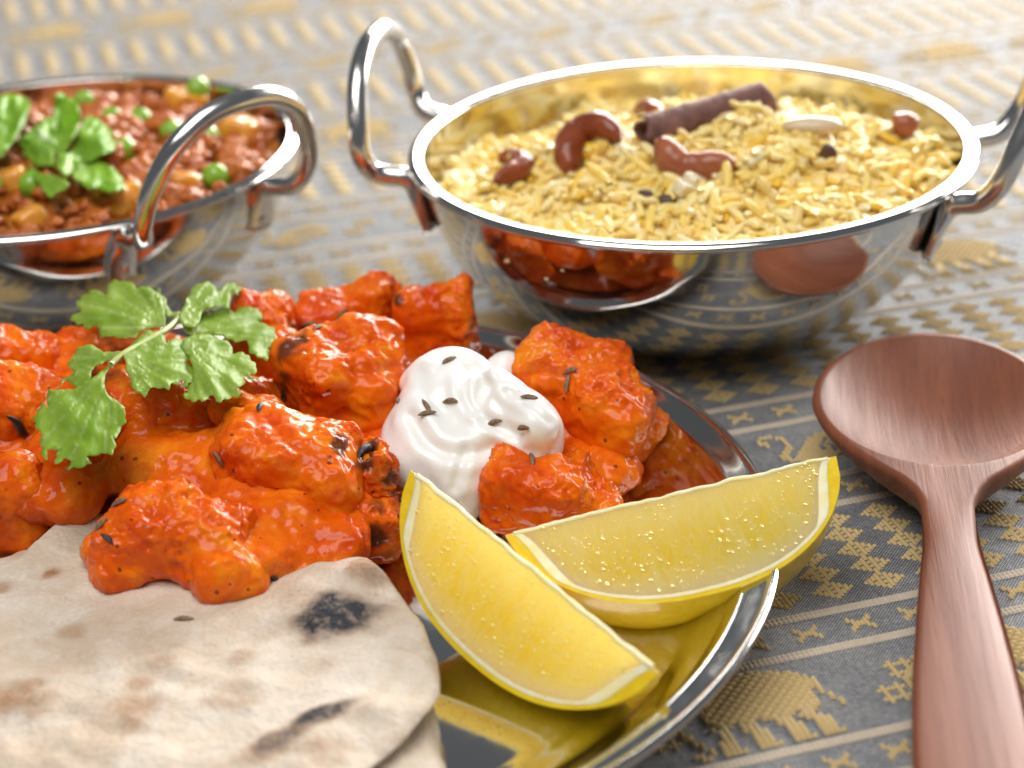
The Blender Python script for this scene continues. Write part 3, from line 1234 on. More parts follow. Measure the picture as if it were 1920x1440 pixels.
# ------------------------------------------------------------------ leaves
def inside(poly, P):
    x, y = P[:, 0], P[:, 1]
    c = np.zeros(len(P), bool)
    n = len(poly)
    for i in range(n):
        x0, y0 = poly[i]
        x1, y1 = poly[(i + 1) % n]
        k = ((y0 > y) != (y1 > y)) & (x < (x1 - x0) * (y - y0) / (y1 - y0 + 1e-12) + x0)
        c ^= k
    return c


def edge_dist(poly, P):
    d = np.full(len(P), 1e9)
    n = len(poly)
    for i in range(n):
        a, b = poly[i], poly[(i + 1) % n]
        ab = b - a
        t = np.clip(((P - a) @ ab) / (ab @ ab + 1e-12), 0, 1)
        d = np.minimum(d, np.linalg.norm(P - (a + t[:, None] * ab), axis=1))
    return d


def densify(poly, step, tooth=0, wl=12, seed=0, base=None, lobe=0, lobe_wl=60):
    poly = np.asarray(poly, float)
    out = []
    ref = np.linalg.norm(poly - base, axis=1).max() if base is not None else 1
    s = 0
    area2 = sum(poly[i][0] * poly[(i + 1) % len(poly)][1] - poly[(i + 1) % len(poly)][0] * poly[i][1] for i in range(len(poly)))
    for i in range(len(poly)):
        a, b = poly[i], poly[(i + 1) % len(poly)]
        L = np.linalg.norm(b - a)
        k = max(1, int(round(L / step)))
        nrm = np.array([b[1] - a[1], a[0] - b[0]]) / (L + 1e-9) * (1 if area2 > 0 else -1)
        for j in range(k):
            ph = (s + L * j / k) / wl
            tri = abs((ph % 1) * 2 - 1) ** .7
            q = a + (b - a) * j / k
            g = 1.0
            if base is not None:
                g = float(smoothstep(.30, .75, np.linalg.norm(q - base) / ref))
                lb = abs((((s + L * j / k) / lobe_wl) % 1) * 2 - 1)
                q = q - nrm * lobe * g * (1 - min(1, lb * 2.2)) ** 1.2
            out.append(q + nrm * tooth * (.25 + .75 * g) * (tri - .4))
        s += L
    return np.array(out)


def sheet2d(poly, step):
    """triangulated interior of a 2-D outline; returns points, triangles"""
    lo, hi = poly.min(0), poly.max(0)
    g = np.stack(np.meshgrid(np.arange(lo[0], hi[0], step), np.arange(lo[1], hi[1], step), indexing='ij'), -1).reshape(-1, 2)
    g = g + np.random.default_rng(2).uniform(-.2, .2, g.shape) * step
    g = g[inside(poly, g)]
    g = g[edge_dist(poly, g) > step * .55]
    pts = np.vstack([poly, g])
    r = delaunay_2d_cdt([Vector(p) for p in pts], [], [list(range(len(poly)))], 1, 1e-5)
    V2 = np.array([v[:] for v in r[0]])
    return V2, np.array([list(f) for f in r[2] if len(f) == 3])


def thicken(V, T, th):
    """closed thin body from an open triangle sheet"""
    n = np.cross(V[T[:, 1]] - V[T[:, 0]], V[T[:, 2]] - V[T[:, 0]])
    N = np.zeros_like(V)
    for i in range(3):
        np.add.at(N, T[:, i], n)
    N /= np.linalg.norm(N, axis=1)[:, None] + 1e-12
    up = 1 if N[:, 2].mean() > 0 else -1
    if up < 0:
        T, N = T[:, ::-1], -N
    k = len(V)
    E = {}
    for t in T.tolist():
        for a, b in ((t[0], t[1]), (t[1], t[2]), (t[2], t[0])):
            E[(a, b)] = 1
    bd = [(a, b) for a, b in E if (b, a) not in E]
    F = [t for t in T.tolist()] + [[a + k for a in t[::-1]] for t in T.tolist()] + [[b, a, a + k, b + k] for a, b in bd]
    return np.vstack([V, V - N * th]), F


def px_leaf(poly, zf, base, tip, mat, parent, name='leaf', tooth=3.0, wl=15, veins=5, cup=.12, th=.025, step=9, spread=70, seed=0, ripple=.05, crinkle=1.0, lobe=0, lobe_wl=60):
    """a leaf whose outline was read off the photograph, laid on the surface z = zf(px, py)"""
    pl = densify(poly, 3.5, tooth, wl, seed, np.array(base, float), lobe, lobe_wl)
    V2, T = sheet2d(pl, step)
    base, tip = np.array(base, float), np.array(tip, float)
    d = V2 - base
    L = np.linalg.norm(tip - base)
    ax2 = (tip - base) / L
    ang = np.degrees(np.arctan2(d @ np.array([-ax2[1], ax2[0]]), d @ ax2))
    dist_ = np.linalg.norm(d, axis=1)
    ph = ang / spread * veins + .5
    vein = np.exp(-((((ph - np.floor(ph)) - .5) * dist_ * spread / veins / 57 / 2.0) ** 2)) * (np.abs(ang) < spread)
    ph2 = (ph + .35 * dist_ / L + .5) * 2.0
    vein = np.maximum(vein, .5 * np.exp(-((((ph2 - np.floor(ph2)) - .5) * dist_ * spread / veins / 114 / 1.6) ** 2)) * (dist_ > .35 * L))
    side = np.clip(np.abs(ang) / 90, 0, 1) * dist_ / L
    z = np.array([zf(x, y) for x, y in V2]) - cup * side ** 1.5 - .10 * (dist_ / L) ** 2 * 1.0
    z = z + ripple * np.sin(ph * 2 * np.pi) * np.clip(dist_ / L, 0, 1) + .12 * crinkle * noise(np.c_[V2 / 55, np.zeros(len(V2))], 1, seed) + .05 * crinkle * noise(np.c_[V2 / 22, np.zeros(len(V2))], 1, seed)
    V = atv(V2, z)
    V, F = thicken(V, T, th)
    o = part(name, V, F, mat, parent, attrs={'vein': np.concatenate([vein, vein])})
    return o


def crop(pts, ox, oy, k):
    return np.array(pts, float) * k + [ox, oy]


# mint sprig on the minced meat
K2 = .17357
C2 = lambda pts: crop(pts, 0, 150, K2)
mint = thing('mint_sprig', 'fresh green mint sprig standing on the minced meat in the left bowl', 'mint sprig', at(110, 320, 4.8))
ML = [
    ([(-160, 260), (0, 175), (90, 150), (200, 165), (290, 205), (325, 250), (305, 350), (270, 470), (200, 570), (130, 680), (60, 760), (0, 850), (-120, 900), (-220, 600)], (-100, 900), (250, 180), 5.6, .0030),
    ([(600, 830), (545, 640), (560, 480), (590, 300), (600, 160), (640, 140), (720, 170), (800, 220), (850, 290), (870, 400), (830, 560), (740, 700), (680, 800)], (640, 830), (640, 145), 5.3, .0075),
    ([(720, 850), (790, 720), (850, 560), (900, 420), (960, 390), (1060, 420), (1150, 510), (1240, 580), (1265, 640), (1240, 690), (1250, 740), (1190, 770), (1100, 800), (1000, 860), (900, 900), (820, 920)], (740, 870), (1230, 590), 5.3, .0040),
    ([(570, 930), (400, 930), (330, 890), (250, 780), (190, 650), (250, 600), (360, 520), (470, 420), (560, 400), (590, 560), (580, 760)], (590, 900), (330, 530), 5.25, .0040),
    ([(790, 960), (880, 900), (1000, 870), (1120, 900), (1230, 960), (1320, 1060), (1350, 1180), (1260, 1200), (1150, 1210), (1050, 1160), (960, 1180), (880, 1120), (800, 1060)], (770, 960), (1350, 1190), 5.2, .0015),
    ([(150, 680), (250, 720), (270, 830), (330, 930), (430, 1010), (560, 1020), (680, 1060), (750, 1130), (690, 1190), (600, 1220), (540, 1280), (480, 1200), (400, 1080), (320, 1040), (260, 960), (200, 940), (190, 840)], (640, 960), (500, 1270), 5.2, .0015),
    ([(580, 880), (650, 800), (760, 790), (850, 850), (860, 930), (790, 1000), (720, 1060), (640, 980)], (650, 960), (820, 830), 5.5, .0030)]
for i, (pl, b0, t0, z0, kz) in enumerate(ML):
    b0, t0 = C2([b0])[0], C2([t0])[0]
    px_leaf(C2(pl), (lambda x, y, z0=z0, kz=kz, b0=b0: z0 + kz * (b0[1] - y)), b0, t0, M_MINT, mint, tooth=3.6, wl=13, veins=6, step=5, cup=.25, th=.015, crinkle=2.4, seed=i, ripple=.03)
V, F = tube(spline([at(108, 300, 5.3), at(116, 318, 5.0), at(120, 330, 4.4)], 12), .11, 8)
part('stem', V, F, M_STEM, mint)

# ------------------------------------------------------------------ flatbread
FOOD = []           # meshes that seeds and leaves can rest on


def bread(poly_px, z_px, zf, th, step, name, parent, chars, toasts, seed):
    poly = atv(np.array(poly_px, float), np.full(len(poly_px), z_px))[:, :2]
    ctr = poly.mean(0)
    poly = densify(poly, .25)
    poly = poly + .07 * np.stack([noise(np.c_[poly, np.zeros(len(poly))], 1.1, seed), noise(np.c_[poly, np.zeros(len(poly))], 1.1, seed + 1)], -1)
    V2, T = sheet2d(poly, step)
    ed = edge_dist(poly, V2)
    z = zf(V2[:, 0], V2[:, 1])
    P3 = np.c_[V2, np.zeros(len(V2))]
    z = z + .26 * noise(P3, .30, seed) + .14 * noise(P3, .85, seed + 2) + .06 * noise(P3, 1.7, seed + 8) + .02 * noise(P3, 3.2, seed + 3)
    roll = np.sqrt(np.clip(1 - (1 - np.clip(ed / (th * .9), 0, 1)) ** 2, 0, 1))
    # blisters
    brng = np.random.default_rng(seed)
    for _ in range(34):
        c = V2[brng.integers(len(V2))]
        z = z + brng.uniform(.03, .12) * np.exp(-((V2 - c) ** 2).sum(1) / brng.uniform(.04, .30))
    ch, to = np.zeros(len(V2)), np.zeros(len(V2))
    wob = .35 * noise(P3, 1.1, seed + 5) + .3 * noise(P3, 3, seed + 6)
    for (px, py, ra, rb, ang, st) in chars:
        c = at(px, py, z_px)[:2]
        d = (V2 - c) @ np.array([[math.cos(R(ang)), -math.sin(R(ang))], [math.sin(R(ang)), math.cos(R(ang))]])
        q = np.sqrt((d[:, 0] / ra) ** 2 + (d[:, 1] / rb) ** 2) + wob
        ch = np.maximum(ch, st * smoothstep(1.15, .45, q))
        to = np.maximum(to, .6 * smoothstep(1.6, .7, q))
        z = z + .07 * np.exp(-q * q)
    for (px, py, r_, st) in toasts:
        c = at(px, py, z_px)[:2]
        q = np.sqrt(((V2 - c) ** 2).sum(1)) / r_ + wob * 1.1
        to = np.maximum(to, min(1, st * 1.5) * smoothstep(1.1, .35, q))
        z = z + .05 * np.exp(-q * q)
    top = np.c_[V2, z - th * (1 - roll) * .5]
    bot = np.c_[V2, z - th + th * (1 - roll) * .5]
    k = len(V2)
    a = T[0]
    if np.cross(V2[a[1]] - V2[a[0]], V2[a[2]] - V2[a[0]]) < 0:
        T = T[:, ::-1]
    E = {}
    for t in T.tolist():
        for p, q in ((t[0], t[1]), (t[1], t[2]), (t[2], t[0])):
            E[(p, q)] = 1
    bd = [(p, q) for p, q in E if (q, p) not in E]
    F = T.tolist() + (T[:, ::-1] + k).tolist() + [[q, p, p + k, q + k] for p, q in bd]
    V = np.vstack([top, bot])
    part(name, V, F, M_NAAN, parent, attrs={'char': np.r_[ch, ch], 'toast': np.r_[to, to]})
    FOOD.append((top, T.tolist()))


naan = thing('flatbread', 'folded pale flatbread with black scorch marks under the front chicken piece', 'flatbread', at(330, 1250, .4))
bread([(-260, 1120), (30, 1042), (105, 985), (180, 960), (330, 955), (520, 980), (640, 1030), (700, 1065), (745, 1112), (790, 1165), (822, 1225), (827, 1290), (808, 1325), (760, 1375), (690, 1440), (600, 1520), (420, 1600), (-100, 1640), (-300, 1500)], 1.5,
      lambda x, y: 1.45 + .05 * (x + 8) / 4 + .30 * np.exp(-((x + 3.4) ** 2 + (y - 34.2) ** 2) / 1.6), .20, .12, 'top_layer', naan,
      [(628, 1162, 1.05, .66, 15, 1.0), (705, 1110, .4, .35, 0, .3), (600, 1352, .75, .22, 30, 1.0), (520, 1395, .7, .3, 40, .55)],
      [(95, 1072, .28, .8), (30, 1310, .75, .55), (270, 1330, .55, .4), (250, 1365, .4, .45), (265, 1280, .3, .4), (135, 1180, .35, .35), (455, 1235, .35, .35), (425, 1310, .6, .25), (10, 1100, .4, .5), (690, 1100, .6, .6), (610, 1420, .6, .3), (560, 1130, .5, .25), (310, 1245, .4, .3)], 21)
bread([(-300, 1070), (-40, 1030), (10, 1030), (120, 1010), (400, 1010), (640, 1080), (770, 1180), (806, 1290), (822, 1350), (836, 1430), (842, 1530), (760, 1640), (100, 1700), (-300, 1600)], 1.05,
      lambda x, y: 1.02 + 0 * x, .32, .2, 'lower_layer', naan, [], [(820, 1300, .4, .3), (30, 1040, .3, .3)], 33)
bread([(-320, 1100), (-60, 1060), (300, 1060), (640, 1130), (760, 1240), (800, 1360), (815, 1480), (700, 1640), (0, 1700), (-300, 1600)], .65,
      lambda x, y: .68 + 0 * x, .32, .25, 'bottom_layer', naan, [], [], 35)

# ------------------------------------------------------------------ chicken
# each piece: label, list of rounded blocks (px, py, z, (half sizes), yaw, pitch, roll, corner), roughness scale
PIECES = [
    ('lumpy sauce covered chicken piece lying on the flatbread at the front', [(335, 1000, 2.25, (1.6, 1.0, .75), -8, 10, 6, .45), (430, 1080, 1.75, (.85, .6, .55), 15, 10, 25, .5), (235, 1040, 1.9, (.65, .5, .75), 0, 0, 10, .35), (300, 940, 2.7, (.8, .5, .4), 10, 0, 0, .3), (215, 1085, 1.65, (.35, .3, .3), 0, 0, 0, .2)], 1.1),
    ('large smooth block of chicken right behind the front piece', [(520, 875, 2.45, (1.75, 1.1, 1.1), -12, 8, 14, .3), (460, 770, 3.2, (.8, .6, .35), -10, 0, 15, .25), (630, 930, 2.0, (.6, .8, .8), -10, 0, 12, .3)], .75),
    ('pointed smooth chicken piece with wet shine left of the yogurt', [(635, 715, 2.75, (1.25, 1.2, 1.25), 38, 8, -8, .3), (690, 640, 3.5, (.75, .7, .6), 30, 0, 20, .25), (700, 780, 2.3, (.5, .5, 1.0), 20, 0, 5, .3)], .6),
    ('square rough chicken piece at the back behind the yogurt', [(822, 612, 2.5, (.95, .8, 1.2), -6, 0, -3, .22)], 1.2),
    ('long low chicken piece at the back left of the square one', [(655, 600, 2.3, (1.45, .8, .85), 8, 0, -12, .3), (600, 600, 2.3, (.6, .6, .6), 0, 0, 0, .3)], 1.0),
    ('big rough chicken piece to the right of the yogurt', [(1075, 735, 2.35, (1.45, 1.2, 1.15), -14, 10, 12, .35), (1150, 800, 1.9, (.85, .9, 1.1), -25, 0, 20, .35), (1195, 810, 1.2, (.5, .5, .75), -20, 0, 30, .15)], 1.1),
    ('torn chicken piece below the yogurt behind the right lemon wedge', [(1000, 930, 1.5, (1.15, .75, .95), -12, 5, 10, .35), (1085, 945, 1.2, (1.0, .6, .6), -15, 0, 16, .3), (1075, 875, 1.7, (.45, .35, .35), 0, 0, -20, .2)], 1.2),
    ('wet chicken piece half hidden behind the coriander sprig', [(485, 625, 2.75, (.85, .9, 1.1), 10, 0, 10, .4)], 1.2),
    ('red chicken piece at the left edge above the charred one', [(40, 690, 2.6, (1.1, .9, .85), 20, 0, 14, .35)], .9),
    ('chicken piece with black charred sliver at the left edge', [(10, 785, 2.5, (1.15, 1.0, 1.15), 15, 10, 18, .35)], .8),
    ('small chicken piece at the back left under the coriander', [(175, 660, 2.4, (1.15, .7, .65), 5, 0, -5, .3)], 1.0),
    ('rounded chicken piece low at the left edge beside the flatbread', [(15, 945, 1.75, (.95, .9, 1.2), 10, 0, 0, .5)], .5),
    ('saucy chicken piece underneath the coriander leaves', [(265, 770, 2.8, (1.45, 1.0, .95), 5, 10, 0, .5), (130, 850, 2.4, (.9, .8, .65), 20, 0, -12, .4)], .7),
    ('small ragged charred chicken bit between the large block and yogurt', [(697, 885, 2.35, (.42, .5, .65), -10, 0, -8, .18), (690, 920, 1.9, (.3, .3, .4), 0, 0, 0, .15)], 1.6),
    ('dark charred chicken piece low behind the left lemon wedge', [(700, 985, 1.25, (.65, .7, .85), 0, 0, 10, .3)], 1.3),
]
CHARS = [(545, 640, .55), (690, 850, .42), (730, 900, .5), (690, 1000, .5), (640, 830, .35), (600, 1010, .3), (530, 720, .3), (745, 560, .25)]
blocks = []
crng = np.random.default_rng(11)
CUTS = []
for _ in PIECES:
    cs = []
    for q in range(5):
        v = unit(crng.normal(size=3) * [1, 1, .8])
        cs.append((v, crng.uniform(.62, .84)))
    CUTS.append(cs)
for n, (lab, bl, rs) in enumerate(PIECES):
    B = [(at(px, py, z), np.array(h), rot(y_, p_, r_), rad) for (px, py, z, h, y_, p_, r_, rad) in bl]
    blocks.append(B)

    def f(P, B=B, n=n, rs=rs):
        d = None
        for c, h, Rm, rad in B:
            q = sd_box(P, c, h, Rm, min(rad * 1.5, h.min() * .95))
            if c is B[0][0]:
                for cn, cd in CUTS[n]:                   # knife cuts that take off corners
                    q = -smin(-q, -((P - c) @ Rm @ cn - cd * np.abs(h * cn).sum()), .22)
            d = q if d is None else smin(d, q, .5)
        m = np.abs(d) < .5
        d[m] += .15 * noise(P[m], .75, n) + .07 * noise(P[m], 1.9, n + 20)
        return d
    lo = np.min([c - np.linalg.norm(h) - .3 for c, h, _, _ in B], 0)
    hi = np.max([c + np.linalg.norm(h) + .3 for c, h, _, _ in B], 0)
    V, F = surface_nets(f, lo, hi, .055)
    N = vnormals(V, F)
    patch = smoothstep(-.1, .45, noise(V, .7, n + 40) + .45 * N[:, 2] + .45 * (rs - 1.15))
    fib = noise(V @ B[0][2] * np.array([.6, 3.2, 3.2]), 1, n + 3)
    bil = lambda q, sd: .45 - np.abs(noise(V, q, sd)) * 1.6
    d = .10 * rs * patch * bil(2.4, n + 60) + .055 * rs * (.10 + patch) * bil(5.0, n + 80) + .028 * rs * patch * bil(9.5, n + 90) + .025 * (1 - patch) * fib + .06 * noise(V, 1.7, n + 33) + .045 * bil(3.3, n + 35)
    V = V + N * d[:, None]
    ch = np.zeros(len(V))
    for (px, py, r_) in CHARS:
        q = np.linalg.norm(proj(V) - [px, py], axis=1) / (r_ * 80) + .9 * noise(V, 2.2, 5)
        ch = np.maximum(ch, .85 * smoothstep(.9, .3, q))
    if n in (13, 14):
        ch = np.maximum(ch, .55 * smoothstep(.05, .55, noise(V, 1.8, 9)))
    solid('chicken_piece', V, F, M_CHICK, lab, 'chicken piece', 'pieces of chicken in orange sauce', attrs={'char': ch, 'grain': patch})
    FOOD.append((V, F.tolist()))

# the sauce that fills the gaps between the pieces
extra = [(at(555, 1028, 1.62), (1.25, 1.0, .30), rot(-12, 22)), (at(480, 985, 1.95), (1.4, 1.0, .5), rot(-10, 20)), (at(610, 1005, 1.6), (1.0, .9, .4), rot(0, 20)), (at(330, 870, 2.3), (1.5, 1.0, .75), rot()), (at(430, 1060, 1.75), (.9, .6, .4), rot()), (at(200, 760, 2.6), (1.5, 1.0, .9), rot()), (at(80, 780, 2.3), (1.2, 1, .9), rot()), (at(420, 780, 2.2), (1.4, 1.2, 1.1), rot()), (at(500, 690, 2.2), (1.4, 1.2, 1.1), rot()), (at(120, 930, 1.9), (1.0, .8, .7), rot()), (at(400, 930, 2.0), (1.6, .7, .6), rot()), (at(170, 880, 2.0), (1.3, .7, .55), rot(10)), (at(180, 1030, 1.75), (.35, .7, .45), rot()), (at(330, 800, 2.4), (1.4, .9, .8), rot()),
         (at(1080, 880, 1.1), (1.5, 1.3, .8), rot()), (at(1050, 800, 1.4), (1.8, 1.4, .9), rot()), (at(700, 760, 1.6), (2.6, 1.8, 1.2), rot()), (at(250, 720, 1.9), (2.8, 1.8, 1.2), rot()), (at(780, 850, 1.3), (2.0, 1.6, 1.0), rot()), (at(30, 840, 1.5), (1.6, 1.8, 1.3), rot())]


def fs(P):
    d = P[:, 2] * 0 + 9
    for B in blocks:
        for c, h, Rm, rad in B[:1]:
            d = smin(d, sd_box(P, c, h * .90, Rm, min(.4, h.min() * .85)) + .16, .75)
    for c, r, Rm in extra:
        d = smin(d, sd_ell(P, c, r, Rm), .6)
    m = np.abs(d) < .6
    d[m] += .16 * noise(P[m], 1.0, 70) + .07 * noise(P[m], 2.4, 71)
    return np.maximum(d, .42 - P[:, 2])


V, F = surface_nets(fs, (-16.5, 34.2, .2), (4.6, 48.6, 4.6), .085)
N = vnormals(V, F)
V = V + N * (.05 * (.45 - np.abs(noise(V, 3.2, 73)) * 1.6) + .03 * noise(V, 6, 72))[:, None]
solid('curry_sauce', V, F, M_SAUCE, 'glossy orange sauce pooled between the chicken pieces on the plate', 'sauce', attrs={'char': np.zeros(len(V)), 'grain': smoothstep(-.3, .3, noise(V, .8, 75))})
FOOD.append((V, F.tolist()))

# ------------------------------------------------------------------ yogurt
YE = [(850, 765, 2.75, (1.25, 1.0, .85), 0, 20, 0), (835, 705, 3.15, (.78, .5, .45), 0, 0, 0), (985, 800, 2.6, (.78, .75, .85), 0, 0, 0), (790, 820, 2.2, (1.0, .85, .75), 0, 0, 0), (900, 850, 2.05, (1.0, .9, .8), 0, 0, 0),
      (862, 925, 1.5, (.62, .5, .85), 0, 0, 0), (948, 690, 2.75, (.45, .5, .42), 0, 0, 0), (785, 870, 1.95, (.7, .6, .7), 0, 0, 0), (1000, 850, 2.1, (.6, .6, .6), 0, 0, 0), (930, 770, 2.7, (.7, .7, .7), 0, 0, 0)]
YE = [(at(a, b, c), r, rot(y_, p_, r_)) for a, b, c, r, y_, p_, r_ in YE]
curl = spline([at(1010, 800, 2.95), at(985, 775, 3.15), at(958, 745, 3.35), at(935, 722, 3.5), at(922, 714, 3.56)], 16)
ridge = spline([at(770, 720, 3.0), at(810, 695, 3.25), at(850, 684, 3.4), at(885, 695, 3.35), at(905, 715, 3.2)], 14)
groove = spline([at(905, 700, 3.75), at(900, 735, 3.55), at(890, 775, 3.5)], 10)
swc = at(890, 775, 3)


def fy(P):
    d = P[:, 2] * 0 + 9
    for c, r, Rm in YE:
        d = smin(d, sd_ell(P, c, r, Rm), .8)
    for i, c in enumerate(curl):
        d = smin(d, np.linalg.norm(P - c, axis=1) - (.46 - .018 * i), .16)
    for c in ridge:
        d = smin(d, np.linalg.norm(P - c, axis=1) - .26, .3)
    for c in groove:
        d = -smin(-d, np.linalg.norm(P - c, axis=1) - .17, .22)
    q = P - swc
    a = np.arctan2(q[:, 1] * 1.2, q[:, 0])
    r = np.hypot(q[:, 0], q[:, 1])
    d = d + .06 * np.sin(a * 2 + r * 3.6) * smoothstep(.2, .9, r) * smoothstep(2.6, 1.2, r)
    return d + .09 * noise(P, .9, 90) + .03 * noise(P, 2.2, 91)


V, F = surface_nets(fy, (-4.0, 34.5, .6), (2.6, 43.5, 4.6), .05)
NY = vnormals(V, F)
PXY = proj(V)
front = smoothstep(0, .3, (NY * (C_POS - V)).sum(1) / np.linalg.norm(C_POS - V, axis=1))
for cv, dep, wdt in (([(900, 690), (872, 702), (868, 725), (884, 768)], .10, 9), ([(912, 722), (900, 752), (908, 782), (938, 802), (975, 815)], .10, 10), ([(772, 780), (800, 826), (838, 848), (880, 850), (930, 838)], .09, 13), ([(872, 845), (862, 880), (852, 915)], .06, 9), ([(955, 735), (990, 755), (1030, 790)], .05, 8), ([(790, 700), (800, 740), (830, 770)], .05, 12)):
    c_ = spline([(x, y, 0) for x, y in cv], 40)[:, :2]
    dd = np.sqrt(((PXY[:, None] - c_[None]) ** 2).sum(-1)).min(1)
    V = V + NY * (front * (-1.05 * dep * np.exp(-(dd / wdt) ** 2) + .45 * dep * np.exp(-((dd - 2.1 * wdt) / (1.1 * wdt)) ** 2)))[:, None]
solid('yogurt_dollop', V, F, M_YOG, 'white swirled yogurt dollop with cumin seeds amid the chicken', 'yogurt')
FOOD.append((V, F.tolist()))

# ------------------------------------------------------------------ lemon wedges
JV, JF = icosphere(2)


def lemon(label, A, B, Mp, open_deg, seed):
    A, B, Mp = (np.array(q, float) for q in (A, B, Mp))
    root = thing('lemon_wedge', label, 'lemon wedge', tuple(Mp), 'lemon wedges on the plate')
    L = np.linalg.norm(B - A) / 2
    c = (A + B) / 2
    X = (B - A) / (2 * L)
    Y = Mp - c
    Y = Y - X * (Y @ X)
    W = np.linalg.norm(Y)
    Y = Y / W
    Z = np.cross(X, Y)
    if Z @ (C_POS - c) < 0:
        Z = -Z                                        # Z points out of the cut face we see
    n = 61
    s = np.linspace(-1, 1, n)

    def w_of(s):
        body = np.power(np.clip(1 - np.abs(s) ** 2.35, 0, 1), .62)
        return W * (.025 + .975 * body) + .0
    op = R(open_deg)

    def P(s_, rho, th):
        rho = np.asarray(rho)
        th = np.broadcast_to(th, rho.shape)
        return c + (s_ * L)[..., None] * X + (rho * np.cos(th))[..., None] * Y - (rho * np.sin(th))[..., None] * Z

    m = 26
    nth = 20
    sg = np.repeat(s[:, None], m, 1)
    end = np.clip(1 - np.abs(sg) ** 5, 0, 1)

    def closed(r0, r1, th0, th1, name, mat, bumpy=0, inset=0):
        """shell between radii r0..r1 (functions of s) over the wedge angle"""
        out = []
        q = np.linspace(0, 1, m)[None, :]
        for th, sgn in ((th0, 1), (th1, -1)):
            rho = r0(sg) + (r1(sg) - r0(sg)) * q
            V = P(sg, rho, th)
            nz = Z if sgn > 0 else -(Z * math.cos(op) + Y * math.sin(op)) * 1
            if bumpy:
                loc = np.stack([sg * L * 2.6, rho * .8, np.full_like(rho, seed)], -1).reshape(-1, 3)
                b = (bumpy * noise(loc, 1.6, seed) + bumpy * .6 * noise(loc * [1, 3.5, 1], 2.6, seed + 1)).reshape(rho.shape)
                V = V + (b * end)[..., None] * nz
            if inset:
                V = V - inset * nz
            F = grid_faces(n, m)
            out.append((V.reshape(-1, 3), F if sgn < 0 else F[:, ::-1]))
        th = np.linspace(th0, th1, nth)[None, :]
        sgt = np.repeat(s[:, None], nth, 1)
        V = P(sgt, r1(sgt) + 0 * th, np.broadcast_to(th, sgt.shape))
        out.append((V.reshape(-1, 3), grid_faces(n, nth)))
        V = P(sgt, r0(sgt) + 0 * th, np.broadcast_to(th, sgt.shape))
        out.append((V.reshape(-1, 3), grid_faces(n, nth)[:, ::-1]))
        V, F = merge_np(out)
        rel = np.clip(np.abs((V - c) @ X) / L, 0, 1)
        rad = np.linalg.norm((V - c) - ((V - c) @ X)[:, None] * X, axis=1)
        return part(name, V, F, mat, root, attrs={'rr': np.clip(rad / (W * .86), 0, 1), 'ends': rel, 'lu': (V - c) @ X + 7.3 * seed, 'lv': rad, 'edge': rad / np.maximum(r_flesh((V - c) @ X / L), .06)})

    w = w_of
    tipc = lambda s_: smoothstep(.99, .70, np.abs(s_))
    r_core = lambda s_: .05 + 0 * s_
    r_flesh = lambda s_: np.maximum(.055, (w(s_) - .20) * smoothstep(.96, .70, np.abs(s_)))
    r_pith = lambda s_: np.maximum(r_flesh(s_) + .004, (w(s_) - .11) * smoothstep(.995, .80, np.abs(s_)))
    r_rind = lambda s_: w(s_)
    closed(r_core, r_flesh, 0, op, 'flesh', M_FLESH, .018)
    closed(r_flesh, r_pith, -.004, op + .004, 'pith', M_PITH, .012)
    closed(r_pith, r_rind, -.002, op + .002, 'rind', M_RIND, 0)
    # pale membrane along the core
    V, F = tube(P(np.linspace(-.95, .95, 120), np.full(120, .05), op / 2), .055, 10, up=Y)
    V = V + Y * (.05 * noise(V, 2.2, seed))[:, None] + Z * (.03 * noise(V, 4.5, seed + 4))[:, None]
    part('core', V, F, M_PITH, root)
    # juice beads added as sparkle, tilted to mirror the window towards the camera
    jr = np.random.default_rng(seed + 50)
    beads = []
    hv = unit(unit(C_POS - c) + unit(WIN - c))
    while len(beads) < 170:
        sq, fq = jr.uniform(-.85, .85), jr.uniform(.08, .97)
        if noise(np.array([[sq * 3.2, fq * 2.5, seed]]), 1, 8)[0] < -.12:
            continue
        rho = float(r_flesh(np.array([sq]))[0]) * fq
        r_ = .022 + .04 * jr.random() ** 2.2
        p_ = P(np.array([sq]), np.array([rho]), 0.0)[0]
        az_ = unit(hv + .13 * jr.normal(size=3))
        ay_ = unit(np.cross(az_, X))
        ax_ = np.cross(ay_, az_)
        q_ = JV * r_ * [1, .8, .30]
        beads.append((q_[:, :1] * ax_ + q_[:, 1:2] * ay_ + q_[:, 2:] * az_ + p_ + Z * .02, JF))
    V, F = merge_np(beads)
    o = part('juice_glint', V, F, M_JUICE, root)
    o['kind'] = 'stuff'
    return root


lemon('lemon wedge standing nearest the flatbread, its tip touching the yogurt', at(772, 878, 3.5), at(1238, 1258, 1.95), at(878, 1240, .85), 50, 1)
lemon('lemon wedge leaning across the right rim of the plate', at(946, 1000, 2.1), at(1566, 852, 2.9), at(1205, 1146, 1.42), 38, 2)

